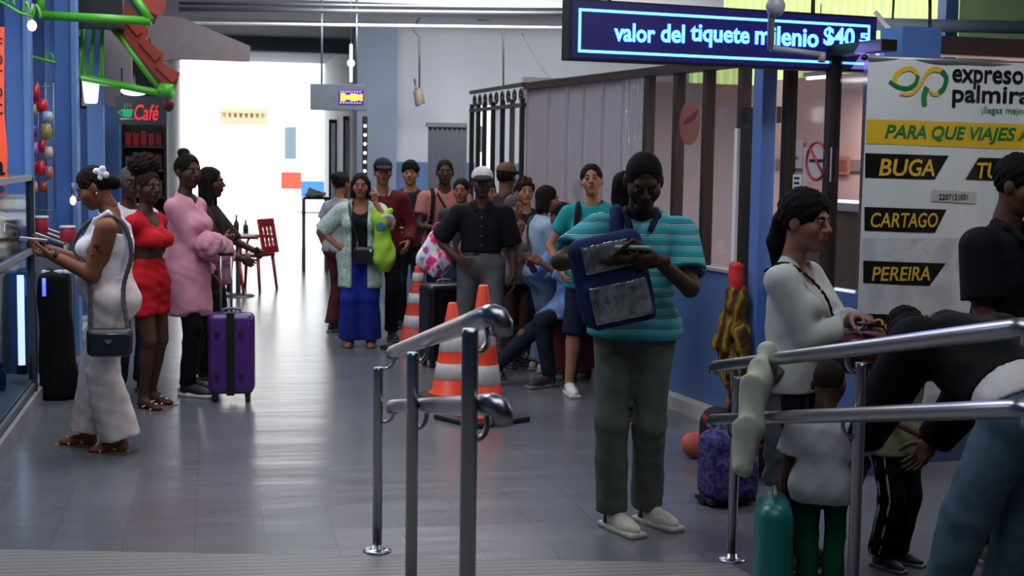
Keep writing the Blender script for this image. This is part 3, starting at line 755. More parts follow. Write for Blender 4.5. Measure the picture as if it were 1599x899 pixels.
# office door frame next to the blue column
dm = wallbox(MB(), sx(1159), sx(1172), 0, 2.03, -.09, 0); wallbox(dm, sx(1159), sx(1198), 1.93, 2.03, -.09, 0); dr = dm.build('door_1', black, None, True)
wallbox(MB(), sx(1172), sx(1198), .1, 1.93, -.05, -.045).build('door_pane', glass, dr)
wallbox(MB(), sx(1150), sx(1155), .3, 1.9, .0, .02).build('pull_bar', mat('white_plastic', 'd8d8da', .4), dr)
cb = sx(1203); wallbox(MB(), cb - .055, cb + .055, 0, 2.37, .0, .10, .004).build('column_right', mat('column_blue', '4d6fa8', .45), None, True)
# office room
pink = mat('office_wall', 'bda097', .8, noise=.05, nscale=2); pinkd = mat('office_band', '7d6a64', .8)
wallbox(MB(), -.4, LW + 2, 0, 2.47, -2.75, -2.65).build('wall_office', pink, None, True)
wallbox(MB(), -.4, LW + 2, 1.62, 1.72, -2.65, -2.63).build('trim_8', pinkd, None, True)
wallbox(MB(), -.4, LW + 2, 0, 1.05, -2.65, -2.63).build('trim_9', mat('office_dado', '6b6058', .8), None, True)
wallbox(MB(), -.35, -.3, 0, 2.42, -2.7, -.1).build('wall_office_far', mat('office_white', 'a8a4a8', .8), None, True)
# header and board over the banner
RA = at(1359, 250, 7.74); RA.z = 0; RB = at(1640, 250, 8.1); RB.z = 0; RD = (RB - RA).normalized(); RM = Matrix(((RD.x, -RD.y, 0, RA.x), (RD.y, RD.x, 0, RA.y), (0, 0, 1, 0), (0, 0, 0, 1)))
def rpx(px): return (onplane(px, 250, RA, Vector((RD.y, -RD.x, 0))) - RA).dot(RD)
MB().box((0, 0, 0), (3.2, .12, .98), 0, RM).build('wall_return', mat('blue_wall_near', '405a86', .5, noise=.06), None, True)
MB().box((0, .04, .98), (3.2, .10, 2.28), 0, RM).build('wall_return', mat('return_beige', '9c9488', .8, noise=.05), None, True)
MB().box((rpx(1452), -.04, 2.30), (3.2, .14, 2.40), 0, RM).build('trim_10', mat('header_brown', '3a2c28', .5), None, True)
MB().box((rpx(1392), -.06, 2.20), (rpx(1452), .16, 2.44), 0, RM).build('trim_11', mat('column_blue', '4d6fa8', .45), None, True)
# lime translucent cladding high on the right, with its pipes and posts
def lime():
    m = bpy.data.materials.new('lime_translucent'); m.use_nodes = True; nt = m.node_tree; nt.nodes.remove(nt.nodes['Principled BSDF'])
    t = nt.nodes.new('ShaderNodeBsdfTranslucent'); t.inputs[0].default_value = lin('e2f3c0'); d = nt.nodes.new('ShaderNodeBsdfDiffuse'); d.inputs[0].default_value = lin('cfe8a8')
    x = nt.nodes.new('ShaderNodeMixShader'); x.inputs[0].default_value = .3; nt.links.new(t.outputs[0], x.inputs[1]); nt.links.new(d.outputs[0], x.inputs[2]); nt.links.new(x.outputs[0], nt.nodes['Material Output'].inputs[0]); return m
mb = MB(); x = 5.9; n = 70
for i in range(n):
    xa, xb = x + i * .06, x + (i + 1) * .06; s = .02 * (i % 2)
    mb.prism([(xa, YW + .05 + s, 2.15), (xb, YW + .07 - s, 2.15), (xb, YW + .07 - s, 4.6), (xa, YW + .05 + s, 4.6)], (0, .004, 0))
mb.build('wall_lime', lime(), None, True)
pb = mat('pale_blue_pipe', '8fa3b8', .4)
MB().tube([at(1300, 36, 12), at(1640, 44, 12)], .055).build('pipe', pb, None, True); MB().tube([at(1300, 67, 14), at(1640, 75, 14)], .05).build('pipe', pb, None, True)
MB().tube([at(1452, -30, 11), at(1452, 75, 11)], .014).build('post', black, None, True)
MB().tube([at(1397, -30, 11), at(1394, 30, 11)], .010).build('post', black, None, True)
MB().box((at(1545, 60, 11.5).x, 11.3, 2.3), (at(1568, 60, 11.5).x, 11.45, 4.6)).build('post', mat('column_blue', '4d6fa8', .45), None, True)
MB().tube([at(1366, 18, 9.5), at(1402, 62, 9.5)], .016).build('brace', mat('white_plastic', 'd8d8da', .4), None, True)

# ------------------------------------------------------------------ the people
D = math.radians
wht = cloth('c9c6c6'); blk = cloth('0b0b0e'); dnv = cloth('12141f'); jean = cloth('27324a', .3); jeanl = cloth('6f86a3', .3); gry = cloth('5b5d60')
SK1, SK2, SK3, SK4 = '452a1f', '633f2d', '8a5a43', '9a6c54'
def top(m, **k): return dict(ty='top', name=k.pop('name', 'shirt'), m=m, **k)
def trs(m, **k): return dict(ty='trousers', name=k.pop('name', 'trousers'), m=m, **k)

# left side --------------------------------------------------------
p, H = stand(176, 700, 258)
lady = person('person in white tank top and white flared trousers reading a phone, tattooed arm, by stall', p, H, D(86), '7a4a36', ('lowbun', '1a120e'), True, 1.16, fat=1.1, bust=1.3, belly=.95,
    head=(0, .42, 0), lean=(.03, 0, 0), lh=(-.13, .305, 1.17), le=(-.25, -1, -.5), rh=(.07, .36, 1.19), re=(.4, -1, -.5), rd=(-.25, 1, .12), ld=(.2, 1, .1), rn=(-.2, -.2, 1), ln=(.2, -.2, 1), rpose='hold', lpose='hold',
    rf=(.10, .15, .085), lf=(-.10, -.06, .085), rfy=-.1, lfy=.1, shoes=('sandal', 'c9b38a', '6b4a33'),
    wear=(top(cloth('d9d4da'), name='tank_top', sleeve=0, hem=-.02, t=.010, neck='scoop', loose=0, fold=.004), trs(cloth('cfc4c0'), t2=.085, tk=.024, waist=.13, t=.014),
          dict(ty='watch', name='watch', m=mat('watch_black', '0a0a0c', .3), arm='l')))
F = Fld(.005)
for dx, dz in ((0, 0), (.02, .022), (.022, -.02), (-.018, .02), (-.02, -.018)): F.add(ell(lady['HT']((-.062, -.085 + dx, .058 + dz)), (.014, .02, .02)), .004)
soft('hair_flower', F, mat('petal', 'e8e6ee', .7), lady['root'])
F = Fld(.005).add(ell(lady['HT']((-.080, -.012, -.036)), (.006, .007, .009)), .003); soft('earring', F, mat('pearl', 'e0dcd4', .3), lady['root'])
tat = lady['A']['l']; F = Fld(.006); v = tat['E'] - tat['S']
for i, (a_, b_) in enumerate(((.30, .40), (.42, .5), (.50, .62), (.64, .74))):
    cpt = tat['S'] + v * (a_ + b_) / 2; F.add(ell(cpt + np.array((-.047 + .004 * i, .010 * (-1) ** i, 0)), (.011, .022, .018 - .002 * i)), .006)
soft('tattoo', F, skin('4f3328'), lady['root'])

p, H = stand(205, 613, 262)
hid = person('person in white top with close-cropped grey hair, half hidden behind the tattooed arm', p, H, facing(p, .35), SK1, ('buzz', '55504c'), True, .95, lip='4a2a24', wear=(top(wht, sleeve=.5), trs(jean)), shoes=('low', '2a2a2c', '6a6a6a'))
p, H = stand(233, 634, 268)
red = person('person in red crop top and red mini skirt with a big afro puff', p, H, D(-128), SK1, ('puff', '241915'), True, .93, bust=.8, head=(-.35, -.02, 0), lean=(0, 0, .1),
    rh=(.10, -.17, .96), re=(.6, -.6, 0), lh=(-.10, -.17, .96), le=(-.6, -.6, 0), shoes=('sandal', 'd8d0c8', '5a3c2c'), rf=(.10, .03, .085), lf=(-.09, -.06, .085),
    wear=(top(cloth('b3161f', .1), name='crop_top', sleeve=.42, hem=.235, t=.010, neck='scoop', loose=0, fold=.004), dict(ty='skirt', m=cloth('a8141d', .1), length=.56, waist=.15)))
p, H = stand(294, 614, 243)
pink = person('person in long pink top and black trousers hugging a pink cardigan, beside the purple suitcase', p, H, D(-118), SK1, ('topbun', '15100e'), True, .95, bust=.6, head=(-.45, 0, 0),
    rh=(-.14, .21, 1.10), re=(.7, -.3, -.6), rpose='grip', rn=(-.2, -1, .1), lh=(-.25, .05, .83), le=(-.5, -1, 0), shoes=('high', '17171a', 'c9c6c2'), rf=(.10, .05, .085), lf=(-.10, -.06, .085),
    wear=(top(cloth('c98da0', .12), name='tunic', sleeve=1.9, hem=-.36, t=.018, loose=.8, skirt=.17, neck='v'), trs(blk, t2=.018), dict(ty='watch', name='watch', m=mat('steel_watch', '8a8a88', .3, .8), arm='l')))
p, H = stand(328, 590, 263)
drk = person('person in dark brown top with long dark hair, reaching out behind the pink top', p, H, D(-105), SK1, ('long', '140f0d'), True, .95, rh=(.10, .30, .98), re=(.6, -.6, -.4), rpose='grip', lh=(-.06, .36, 1.04), le=(-.7, -.4, -.4), lpose='grip',
    wear=(top(cloth('2c1c1a'), sleeve=1.0, hem=-.1), trs(blk)), shoes=('low', '1a1a1c', '55514c'))

# the crowd in the middle ------------------------------------------
floral = ramp_mat('pale_floral_cloth', [(0, '8fa79b'), (.42, 'a9b9ae'), (.52, '6d8f8c'), (.58, 'b7bfae'), (.7, '7f9a8f')], kind='noise', scale=26, const=False)
p, H = stand(562, 541, 272)
blue = person('person in pale floral cardigan and wide royal blue trousers, hand raised to face', p, H, facing(p, -.05), SK3, ('shoulder', '1b1412'), True, 1.03, fat=.35, bust=1.0, belly=.25,
    rh=(.20, .08, .99), re=(1, -.35, .1), rd=(-.9, .5, -.3), rn=(-.3, -1, 0), lh=(-.15, .17, 1.44), le=(-.55, .1, -1), lpose='grip', ln=(.6, -.6, .2), ld=(.15, .1, 1), shoes=('sandal', '6a4a35', '3c2a20'),
    wear=(top(blk, name='tank_top', sleeve=.1, hem=-.04, t=.014, neck='scoop', loose=.2), top(floral, name='cardigan', sleeve=1.0, hem=-.34, t=.030, loose=.9, open=(0, .075), skirt=.17), trs(cloth('1a2a80', .15), t2=.075, tk=.030, t=.016)))
p, H = stand(531, 519, 270)
person('person in grey top with dark hair in a bun, behind the floral cardigan', p, H, facing(p, 2.4), SK3, ('bun', '1d1614'), True, .95, wear=(top(cloth('8b8a8e')), trs(cloth('4a2226'), t2=.04)), shoes=('low', '2a2226', '555'*2))
p, H = stand(596, 531, 250)
capm = person('person in dark red jacket and black cap standing behind the lime bag', p, H, facing(p, .1), SK3, ('short', '14100e'), False, 1.0, rh=(.25, .1, .90), lh=(-.22, .16, .93),
    wear=(top(cloth('521419'), name='jacket', sleeve=1.9, hem=-.1, neck='v', t=.022), dict(ty='collar', name='collar', m=cloth('8f8486')), trs(cloth('1b1d22'))), shoes=('low', '2b2a24', '4c4a40'))
cap(capm, cloth('14151c'), cloth('14151c'))
p, H = stand(639, 511, 253)
person('young person with thick black fringe in black shirt with a red panel', p, H, facing(p, -.1), SK4, ('thick+fringe', '0e0c0c'), False, .95, rh=(.14, .22, 1.0), re=(.6, -.6, -.5),
    wear=(top(ramp_mat('black_red_panel', [(0, '121216'), (.28, '4a1a1a'), (.5, '121216')], 'Z', 1.6), sleeve=.8, hem=-.1), trs(cloth('1c211f'))), shoes=('low', '2b2a28', '555555'))
p, H = stand(692, 527, 250)
ppol = person('person in salmon pink polo with black backpack straps, behind the cone and black shirt', p, H, facing(p, .05), SK1, ('buzz', '100d0c'), False, 1.08, rh=(.06, .24, 1.06), re=(.7, -.4, -.4), lh=(-.08, .22, 1.04), le=(-.7, -.4, -.4), rpose='grip', lpose='grip',
    wear=(top(cloth('9c6460', .1), name='polo_shirt', sleeve=.6, hem=-.12, neck='polo'), trs(cloth('17171b')), dict(ty='strap', name='backpack_strap', m=blk, r=.020, pts=((.11, -.14, .38), (.12, -.02, .485), (.115, .10, .42), (.13, .13, .22), (.16, .06, .1))),
          dict(ty='strap', name='shoulder_strap', m=blk, r=.013, pts=((.08, -.10, .46), (.09, .0, .49), (.03, .125, .38), (-.07, .145, .22), (-.15, .09, .06)))), shoes=('low', '1a1a1c', '444444'))
p, H = stand(749, 584, 264)
bman = person('person in black short-sleeved shirt, grey trousers and white cap with dark brim, hand on hip', p, H, facing(p, 0), SK1, ('buzz', '2a2624'), False, 1.06, head=(.05, .02, 0),
    rh=(.185, .13, .97), re=(1, -.5, .2), rd=(-.6, .8, -.2), rn=(-.4, -.9, 0), lh=(-.27, .06, .83), rf=(.15, -.12, .085), lf=(-.13, .10, .085), lfy=.25,
    wear=(top(cloth('0c0d13'), sleeve=.95, hem=.09, neck='polo', ts=.012, tc=.022, loose=.8), dict(ty='collar', name='collar', m=cloth('0e0f16')), trs(cloth('5a5a5c', .1), t=.020, t2=.034, tk=.026), dict(ty='belt', name='belt', m=mat('belt_leather', '0a0a0b', .4))), shoes=('low', '151416', '2a2a2a'))
cap(bman, ramp_mat('cap_cloth', [(0, 'b9b7b6'), (.5, 'c9c7c6')], 'X', 3), cloth('1a1516'))
F = Fld(.006)
for i in range(5): F.add(ell(bman['T'](0, .142 - .008 * abs(i - 2.5), .08 + .075 * i), (.007, .006, .007)), .002)
soft('button', F, mat('pale_button', '9a9488', .4), bman['root'])
p, H = stand(718, 541, 280)
person('person mostly hidden between the pink polo and the white cap, only the face shows', p, H, facing(p, -.2), SK3, ('short', '17120f'), False, .95, wear=(top(cloth('33333a')), trs(jean)), shoes=('low', '222222', '444444'))
p, H = stand(786, 549, 257)
bc = person('person in brown wide cap at the back of the queue, right of the white cap', p, H, facing(p, 2.7), SK2, ('short', '1a1412'), False, 1., wear=(top(cloth('2a2422')), trs(jean)), shoes=('low', '222222', '444444'))
cap(bc, cloth('55432f'), cloth('4a3a2a'))
p, H = stand(754, 560, 282)
person('person with black hair right behind the white cap and black shirt, turned aside', p, H, facing(p, .9), SK3, ('thick', '0d0b0b'), False, .95, wear=(top(cloth('1a1a20')), trs(jean)), shoes=('low', '222222', '444444'))
p, H = stand(815, 561, 280)
person('person with curly brown hair looking over the grey-haired head', p, H, facing(p, .25), SK4, ('thick+curly', '2a1c14'), False, .9, wear=(top(cloth('1d1d24')), trs(jean)), shoes=('low', '222222', '444444'))
p, H = stand(797, 571, 306)
old = person('person with grey hair and pale pink top resting the chin on one hand', p, H, facing(p, .75), SK3, ('lowbun', '4c4a4a'), True, 1.0, bust=.6, fat=.15, rh=(.07, .19, 1.36), re=(.2, .2, -1), rd=(-.1, .25, 1), rn=(-.3, -.9, 0), rpose='grip', lh=(.08, .20, 1.08), le=(-.7, -.2, -.6),
    wear=(top(ramp_mat('pale_pink_top', [(0, 'c9b9bb'), (.45, 'c7a3a5'), (.7, 'cdbcbd')], kind='noise', scale=6, const=False), sleeve=.7, hem=-.1, neck='round'), dict(ty='skirt', m=cloth('3a3a40'), length=1.2, waist=.12), dict(ty='strap', name='bag_strap', m=blk, pts=((.09, -.10, .46), (.1, -.0, .49), (.1, .11, .38), (.1, .13, .2)))), shoes=('low', '1d1d1f', '444444'))
p, H = stand(845, 580, 291)
den = person('person in pale denim shirt and light jeans with shoulder strap, back half turned', p, H, facing(p, 2.0), SK3, ('shoulder', '17110f'), True, .98, bust=.5, head=(-.25, .1, 0), rh=(.12, .27, 1.10), re=(.5, -.8, -.5), lh=(-.05, .29, 1.10), le=(-.5, -.8, -.5),
    wear=(top(cloth('8da3b4', .12), name='denim_shirt', sleeve=1.9, hem=-.06, t=.020, loose=.8), trs(jeanl, t2=.022, t=.014), dict(ty='strap', name='bag_strap', m=mat('navy_strap', '1b2434', .6), pts=((-.10, .12, .38), (-.10, .0, .49), (-.08, -.11, .46), (-.02, -.15, .3), (.1, -.15, .1)))), shoes=('low', 'b9b6b2', '8a8884'))
p, H = stand(882, 595, 290)
sit = person('person in pale blue shirt and dark jeans perched on the red suitcase, leg stretched out', p, 1.66, facing(p, -.95), SK2, ('shoulder', '0f0c0c'), True, .95, hip=(0, -.08, -.30), lean=(.12, 0, 0), head=(0, .25, 0), rh=(.12, .26, .92), re=(.6, -.6, -.4), lh=(-.05, .28, .94), le=(-.6, -.6, -.4),
    rf=(.08, .62, .13), lf=(-.16, .26, .085), rk=(0, .6, 1), lk=(0, 1, .4), rfp=-.5, rfy=-.1, wear=(top(cloth('6d86b8', .15), sleeve=1.5, hem=-.10), trs(cloth('161b2b', .2), t2=.016)), shoes=('low', '2a2428', '6a6468'))
p, H = stand(903, 556, 282)
person('person with short brown hair behind the plastic sheets beside the teal top', p, H, facing(p, 2.9), SK4, ('short', '2e2420'), False, .95, wear=(top(cloth('4a3c3a')), trs(jean)), shoes=('low', '222222', '444444'))
p, H = stand(908, 600, 258, 934)
teal = person('person in teal top and navy shorts with white trainers looking over the striped shoulder', fl(920, 612), H, facing(p, -.1), SK4, ('lowbun', '17110f'), True, 1.0, fat=.2, bust=.7, head=(.05, -.18, .1), rh=(.22, .14, .93), re=(.7, -.7, 0), lh=(-.2, .15, .95), rf=(.14, .12, .085), lf=(-.12, -.12, .085), rfy=.35,
    wear=(top(cloth('1f8d8f', .1), sleeve=.55, hem=-.14, t=.018), trs(cloth('151a33'), name='shorts', length=1.12, t2=.05, t=.02), dict(ty='strap', name='backpack_strap', m=dnv, r=.020, pts=((.10, -.13, .40), (.11, -.02, .485), (.105, .11, .42), (.12, .14, .2)))), shoes=('low', 'c9c6c4', 'b0aeac'))
p, H = stand(968, 652, 270)
person('person with black hair hidden behind the striped polo, only the back of the head shows', p, H, facing(p, 2.6), SK2, ('shoulder', '0b0a0b'), True, .95, wear=(top(cloth('25242a')), trs(jean)), shoes=('low', '222222', '444444'))

# the person in the striped polo ------------------------------------
stripe = ramp_mat('teal_stripes', [(0, '2b7f88'), (.30, '3f99a0'), (.55, '54a9ae'), (.70, '1d4a58'), (.76, 'c2d6d4'), (.82, '1d4a58'), (.88, '2b7f88')], 'Z', 21, .85, dist=.018)
p, H = stand(984, 822, 233, 1002)
polo = person('person in teal striped polo and olive trousers looking down at a phone', p, H, facing(p, .02), '38231a', ('buzz', '0c0a0a'), False, 1.02, head=(.10, .42, .03), lean=(.05, -.03, 0),
    rh=(.115, .33, 1.235), re=(1.6, .1, -.55), rd=(-1, .28, .02), rn=(-.1, -.35, 1), rpose='hold', lh=(-.085, .34, 1.235), le=(-.45, .2, -1.0), ld=(1, .2, -.05), ln=(.1, -.6, .6), lpose='hold',
    rf=(.085, .03, .085), lf=(-.075, -.09, .085), rfy=.60, lfy=.70, rk=(.1, 1, 0), lk=(.1, 1, 0), hs=1.02,
    wear=(top(stripe, name='polo_shirt', sleeve=.74, hem=-.06, neck='polo', t=.020, ts=.010, tc=.022, loose=.9, fold=.008), dict(ty='collar', name='collar', m=cloth('141b26')), dict(ty='cuff', name='sleeve_band', m=cloth('121a2a'), at=.74),
          trs(cloth('4c544c', .12), t=.010, t2=.034, tk=.018, fold=.006)), shoes=('low', 'b5b0a2', 'a8a498'), lip='3a211e')
F = Fld(.0045)
F.add(ell(polo['HT']((0, .060, -.088)), (.042, .040, .034)), .01).add(ell(polo['HT']((0, .095, -.037)), (.026, .010, .006)), .004)
soft('beard', F, mat('beard_hair', '0e0b0a', .8), polo['root'])

# right side ---------------------------------------------------------
g = at(1245, 420, 5.85); 
blou = person('person in white blouse with dark ponytail looking right, forearms resting on a red bag', (g.x, g.y, 0), 1.57, facing((g.x, g.y), 1.18), '8a6350', ('thick+pony', '100c0c'), True, .96, bust=.7, hs=1.12, head=(-.10, .10, 0),
    rh=(-.08, .27, 1.135), re=(.6, -.5, -.7), rd=(-.75, .8, -.1), rn=(.2, -.3, -1), lh=(.05, .30, 1.19), le=(-.7, -.3, -.6), ld=(.6, .9, .1), ln=(.1, -.2, -1), rpose='relaxed', lpose='hold',
    wear=(top(cloth('b9bdb8', .06), name='blouse', sleeve=1.62, hem=-.10, t=.014, ts=.010, tc=.020, loose=.6, neck='scoop', fold=.008), trs(dnv), dict(ty='strap', name='bag_strap', m=blk, r=.008, pts=((.10, -.12, .44), (.11, -.0, .485), (.06, .15, .36), (-.04, .17, .2), (-.12, .13, .02)))), shoes=('low', '1a1a1c', '444444'), lip='7d463f')
g = at(1287, 700, 5.42)
kid = person('small child in white T-shirt and green trousers seen from behind, holding the teal suitcase', (g.x, g.y, 0), .94, facing((g.x, g.y), PI - .05), '4a2f24', ('bald', '231a16'), False, 1.08, hs=1.5, head=(-.2, .25, 0), lh=(-.33, .02, .70), le=(-.6, -.6, 0), lpose='grip', rh=(.27, .12, .92),
    wear=(top(cloth('b4b8b8', .05), name='t_shirt', sleeve=.8, hem=-.16, t=.024, ts=.002, tc=.008, loose=.3, fold=.005, h=.008), trs(cloth('0d4a30', .1), t=.010, t2=.022, tk=.014)), shoes=('low', '222222', '555555'))
g = at(1522, 800, 4.95)
bent = person('person in black top and faded blue jeans bending over to the left, back turned', (g.x, g.y, 0), 1.68, facing((g.x, g.y), PI + .72), '6a4636', ('short', '0c0a0a'), True, 1.06, fat=.25, lean=(1.15, 0, .0), hip=(.02, -.22, -.03), head=(0, .75, 0), rh=(.14, .56, .46), re=(.5, -.5, .3), lh=(-.12, .60, .50), le=(-.5, -.5, .3), rf=(.13, .02, .085), lf=(-.12, .06, .085),
    wear=(top(cloth('c4c5c0', .05), name='undershirt', sleeve=0, hem=.0, topcut=.16, t=.030, loose=0, fold=.005), top(cloth('08080a'), name='jacket', sleeve=1.9, hem=.085, t=.032, loose=1.3, ts=.02), trs(cloth('56707f', .2), name='jeans', t=.016, t2=.028, tk=.030, waist=.06, fold=.006)), shoes=('low', '2a2a2c', '666666'))
g = at(1394, 760, 5.95)
kid2 = person('child in pale green top and black track trousers with white stripes', (g.x, g.y, 0), 1.10, facing((g.x, g.y), 1.0), '6a4636', ('short', '100c0c'), False, 1.05, hs=1.3, head=(0, .2, 0), rh=(.18, .30, .98), re=(.4, -.6, -.6),
    wear=(top(ramp_mat('pale_green_panels', [(0, 'a9aca6'), (.36, '8b9a72'), (.66, '3a3d3a'), (.8, 'a9aca6')], kind='noise', scale=5), name='t_shirt', sleeve=.8, hem=-.14, t=.03, loose=1.1), trs(cloth('0c0c0f'), t=.022, t2=.03)), shoes=('low', '1a1a1c', '666666'))
for l in kid2['G'].values():
    for i in range(3):
        F = Fld(.006); dx = np.array((l['s'] * .0, (i - 1) * .022, 0))
        rr = kid2['k']; sd = np.array((l['s'], 0, 0))
        F.add(cone(l['hp'] + sd * .100 * rr + dx + (l['kn'] - l['hp']) * .1, l['kn'] + sd * .079 * rr + dx, .006), .002).add(cone(l['kn'] + sd * .079 * rr + dx, l['an'] + sd * .068 * rr + dx, .006), .002)
        soft('side_stripe', F, wht, kid2['root'])
g = at(1574, 420, 6.05)
pman = person('person in black polo with short black hair before the travel banner, right edge', (g.x, g.y, 0), 1.735, facing((g.x, g.y), .95), '5f3f30', ('short', '0b0909'), False, 1.06, head=(.15, .15, 0), rh=(.10, .24, .96), re=(.5, -1, -.3), lh=(-.1, .28, 1.0), rf=(.14, .0, .085), lf=(-.12, -.06, .085), hs=1.06,
    wear=(top(cloth('0b0d13'), name='polo_shirt', sleeve=.78, hem=-.14, neck='polo', t=.020, ts=.012, tc=.022, loose=.8), dict(ty='collar', name='collar', m=cloth('0d0f16')), trs(cloth('101014'), t=.018, t2=.03)), shoes=('low', '4a4240', '7d7572'))
g = at(1118, 420, 10.4)
person('person in light grey shirt hunched at a desk behind the office glass', (g.x, g.y, 0), 1.65, facing((g.x, g.y), -1.25), SK3, ('short', '100c0c'), False, 1.1, hip=(0, 0, -.45), lean=(.5, 0, 0), head=(0, .3, 0), rf=(.1, .42, .085), lf=(-.1, .42, .085), rh=(.1, .46, .93), re=(.7, -.5, -.3), lh=(-.1, .46, .93), le=(-.7, -.5, -.3),
    wear=(top(cloth('96969c', .06), sleeve=1.6, hem=-.06), trs(cloth('1c1d24'))), shoes=('low', '1a1a1c', '444444'))

# ------------------------------------------------------------------ handrails
def zramp(x, y):
    ye = e0.y + (x - e0.x) * (e1.y - e0.y) / (e1.x - e0.x); return max(0., (ye - y) / (ye - 1.2) * .42)
def handrail(label, posts, rails, hook, side):
    t = thing('handrail', label, 'handrail', (posts[0][0], posts[0][1], 0)); O = t.location
    for i, (x, y, zt) in enumerate(posts):
        zb = zramp(x, y); p = MB().tube([Vector((x, y, zb - .02)) - O, Vector((x, y, zt - .012)) - O, Vector((x, y, zt)) - O], [.0205, .0205, .0195], 20).build('post', steel, t)
        MB().lathe([(.060, 0), (.060, .006), (.046, .010), (.024, .012), (.0215, .03)], 24, Vector((x, y, zb)) - O).build('base_flange', steel, p)
    for a, b, ra, rb in rails:
        a, b = Vector(a), Vector(b); dv = (b - a).normalized(); n = 8
        pts = [a + (b - a) * (i / n) for i in range(n + 1)]
        h = [b + dv * .012 + Vector((hook * .006, 0, .001)), b + dv * .022 + Vector((hook * .018, 0, -.005)), b + dv * .024 + Vector((hook * .027, 0, -.020)), b + dv * .022 + Vector((hook * .028, 0, -.048))]
        far = [a - dv * .012 + Vector((0, 0, -.03)), a - dv * .010 + Vector((0, 0, -.008))]
        r = MB().tube([p - O for p in far + pts + h], [ra, ra] + [ra + (rb - ra) * i / n for i in range(n + 1)] + [rb] * 4, 20).build('rail', steel, t)
        for x, y, zt in posts:
            s = (y - a.y) / (b.y - a.y); s = min(max(s, .02), .98); q = a + (b - a) * s; zc = q.z - .075
            if zc > zt + .02: zc = zt - .02
            MB().tube([p - O for p in curve_pts([(x, y, zc), (x + (q.x - x) * .6, y, zc), (q.x, (y + q.y) / 2, zc + .025), (q.x, q.y, q.z - .01)], 5)], .0075, 10).build('bracket', steel, t)
    return t
handrail('short steel handrail with three posts left of the ramp, before the traffic cones', [(.69, 5.93, .80), (.66, 4.67, 1.04), (.61, 3.33, 1.285)],
    [(at(613, 549, 6.05), at(764, 493, 3.42), .026, .028), (at(613, 633, 6.05), at(764, 632, 3.42), .026, .028)], 1, 1)
handrail('long steel handrail on the right, a cream jacket hung over it', [(2.165, 5.56, .79), (2.16, 4.40, 1.02)],
    [(at(1117, 572, 6.15), at(1588, 512, 3.72), .025, .027), (at(1113, 655, 6.15), at(1588, 638, 3.72), .025, .027)], 1, -1)
def cloth_thing(name, label, cat, F, m, base, group=None):
    """soft single-mesh object; its origin goes to base"""
    V, Q = F.mesh(); b = np.array(base); o = npmesh(name, [(V - b, Q, 0)], [m]); o.location = base; return tag(o, label, cat, group)
A_ = lambda x, y, d: np.array(at(x, y, d))
F = Fld(.007)
for a, b, ra, rb in (((1200, 556, 5.60), (1196, 549, 5.50), .026, .034), ((1196, 549, 5.50), (1184, 590, 5.44), .036, .052), ((1184, 590, 5.44), (1170, 665, 5.44), .052, .056), ((1170, 665, 5.44), (1158, 727, 5.45), .056, .044)):
    F.add(cone(A_(*a), A_(*b), ra, rb), .03)
F.noise(-.014, 30, 2)
cloth_thing('jacket', 'cream jacket hanging over the right handrail', 'jacket', F, cloth('aeb5a0', .08), at(1165, 735, 5.45))
F = Fld(.007).add(rbox(A_(1208, 668, 5.78), (.045, .016, .25), .014, rot(0, -.03, -.2)), .02).add(cone(A_(1200, 560, 5.62), A_(1207, 585, 5.75), .03, .04), .03).noise(-.012, 34, 5)
cloth_thing('hanging_garment', 'grey garment hanging behind the cream jacket on the handrail', 'garment', F, cloth('5f6568', .1), at(1208, 760, 5.78))

# ------------------------------------------------------------------ traffic cones
orange = mat('cone_orange', 'e8401c', .45, noise=.05, nscale=6); orange2 = mat('cone_orange_dull', 'c23a22', .55, noise=.15, nscale=6); band = mat('reflective_white', 'c4c2bf', .4, noise=.10, nscale=20); rubber = mat('black_rubber', '121214', .7)
def traffic_cone(label, px, py, h, rb, bands, m, group='striped traffic cones'):
    g = fl(px, py); t = thing('traffic_cone', label, 'traffic cone', g, .5, group)
    r = lambda z: rb + (.032 - rb) * z / h
    MB().box((-rb - .07, -rb - .07, 0), (rb + .07, rb + .07, .035), .012).build('base', rubber, t)
    MB().lathe([(rb + .02, .034), (rb + .015, .05), (r(.06), .06), (r(h * .5), h * .5), (r(h), h - .01), (.026, h), (.020, h - .004)], 28).build('cone_body', m, t)
    for z0, z1 in bands: MB().lathe([(r(z0 * h), z0 * h), (r(z0 * h) + .003, z0 * h + .002), (r(z1 * h) + .003, z1 * h - .002), (r(z1 * h), z1 * h)], 28).build('reflective_band', band, t)
traffic_cone('tallest traffic cone, nearest, just behind the middle handrail post', 752, 656, .88, .155, ((.28, .42), (.56, .70)), orange)
traffic_cone('middle traffic cone left of the tallest one, seen through the handrail', 705, 622, .68, .15, ((.22, .38), (.50, .66)), orange)
traffic_cone('farthest traffic cone under the pink flowered bag', 652, 546, .74, .17, ((.28, .42), (.56, .68), (.82, .92)), orange2)

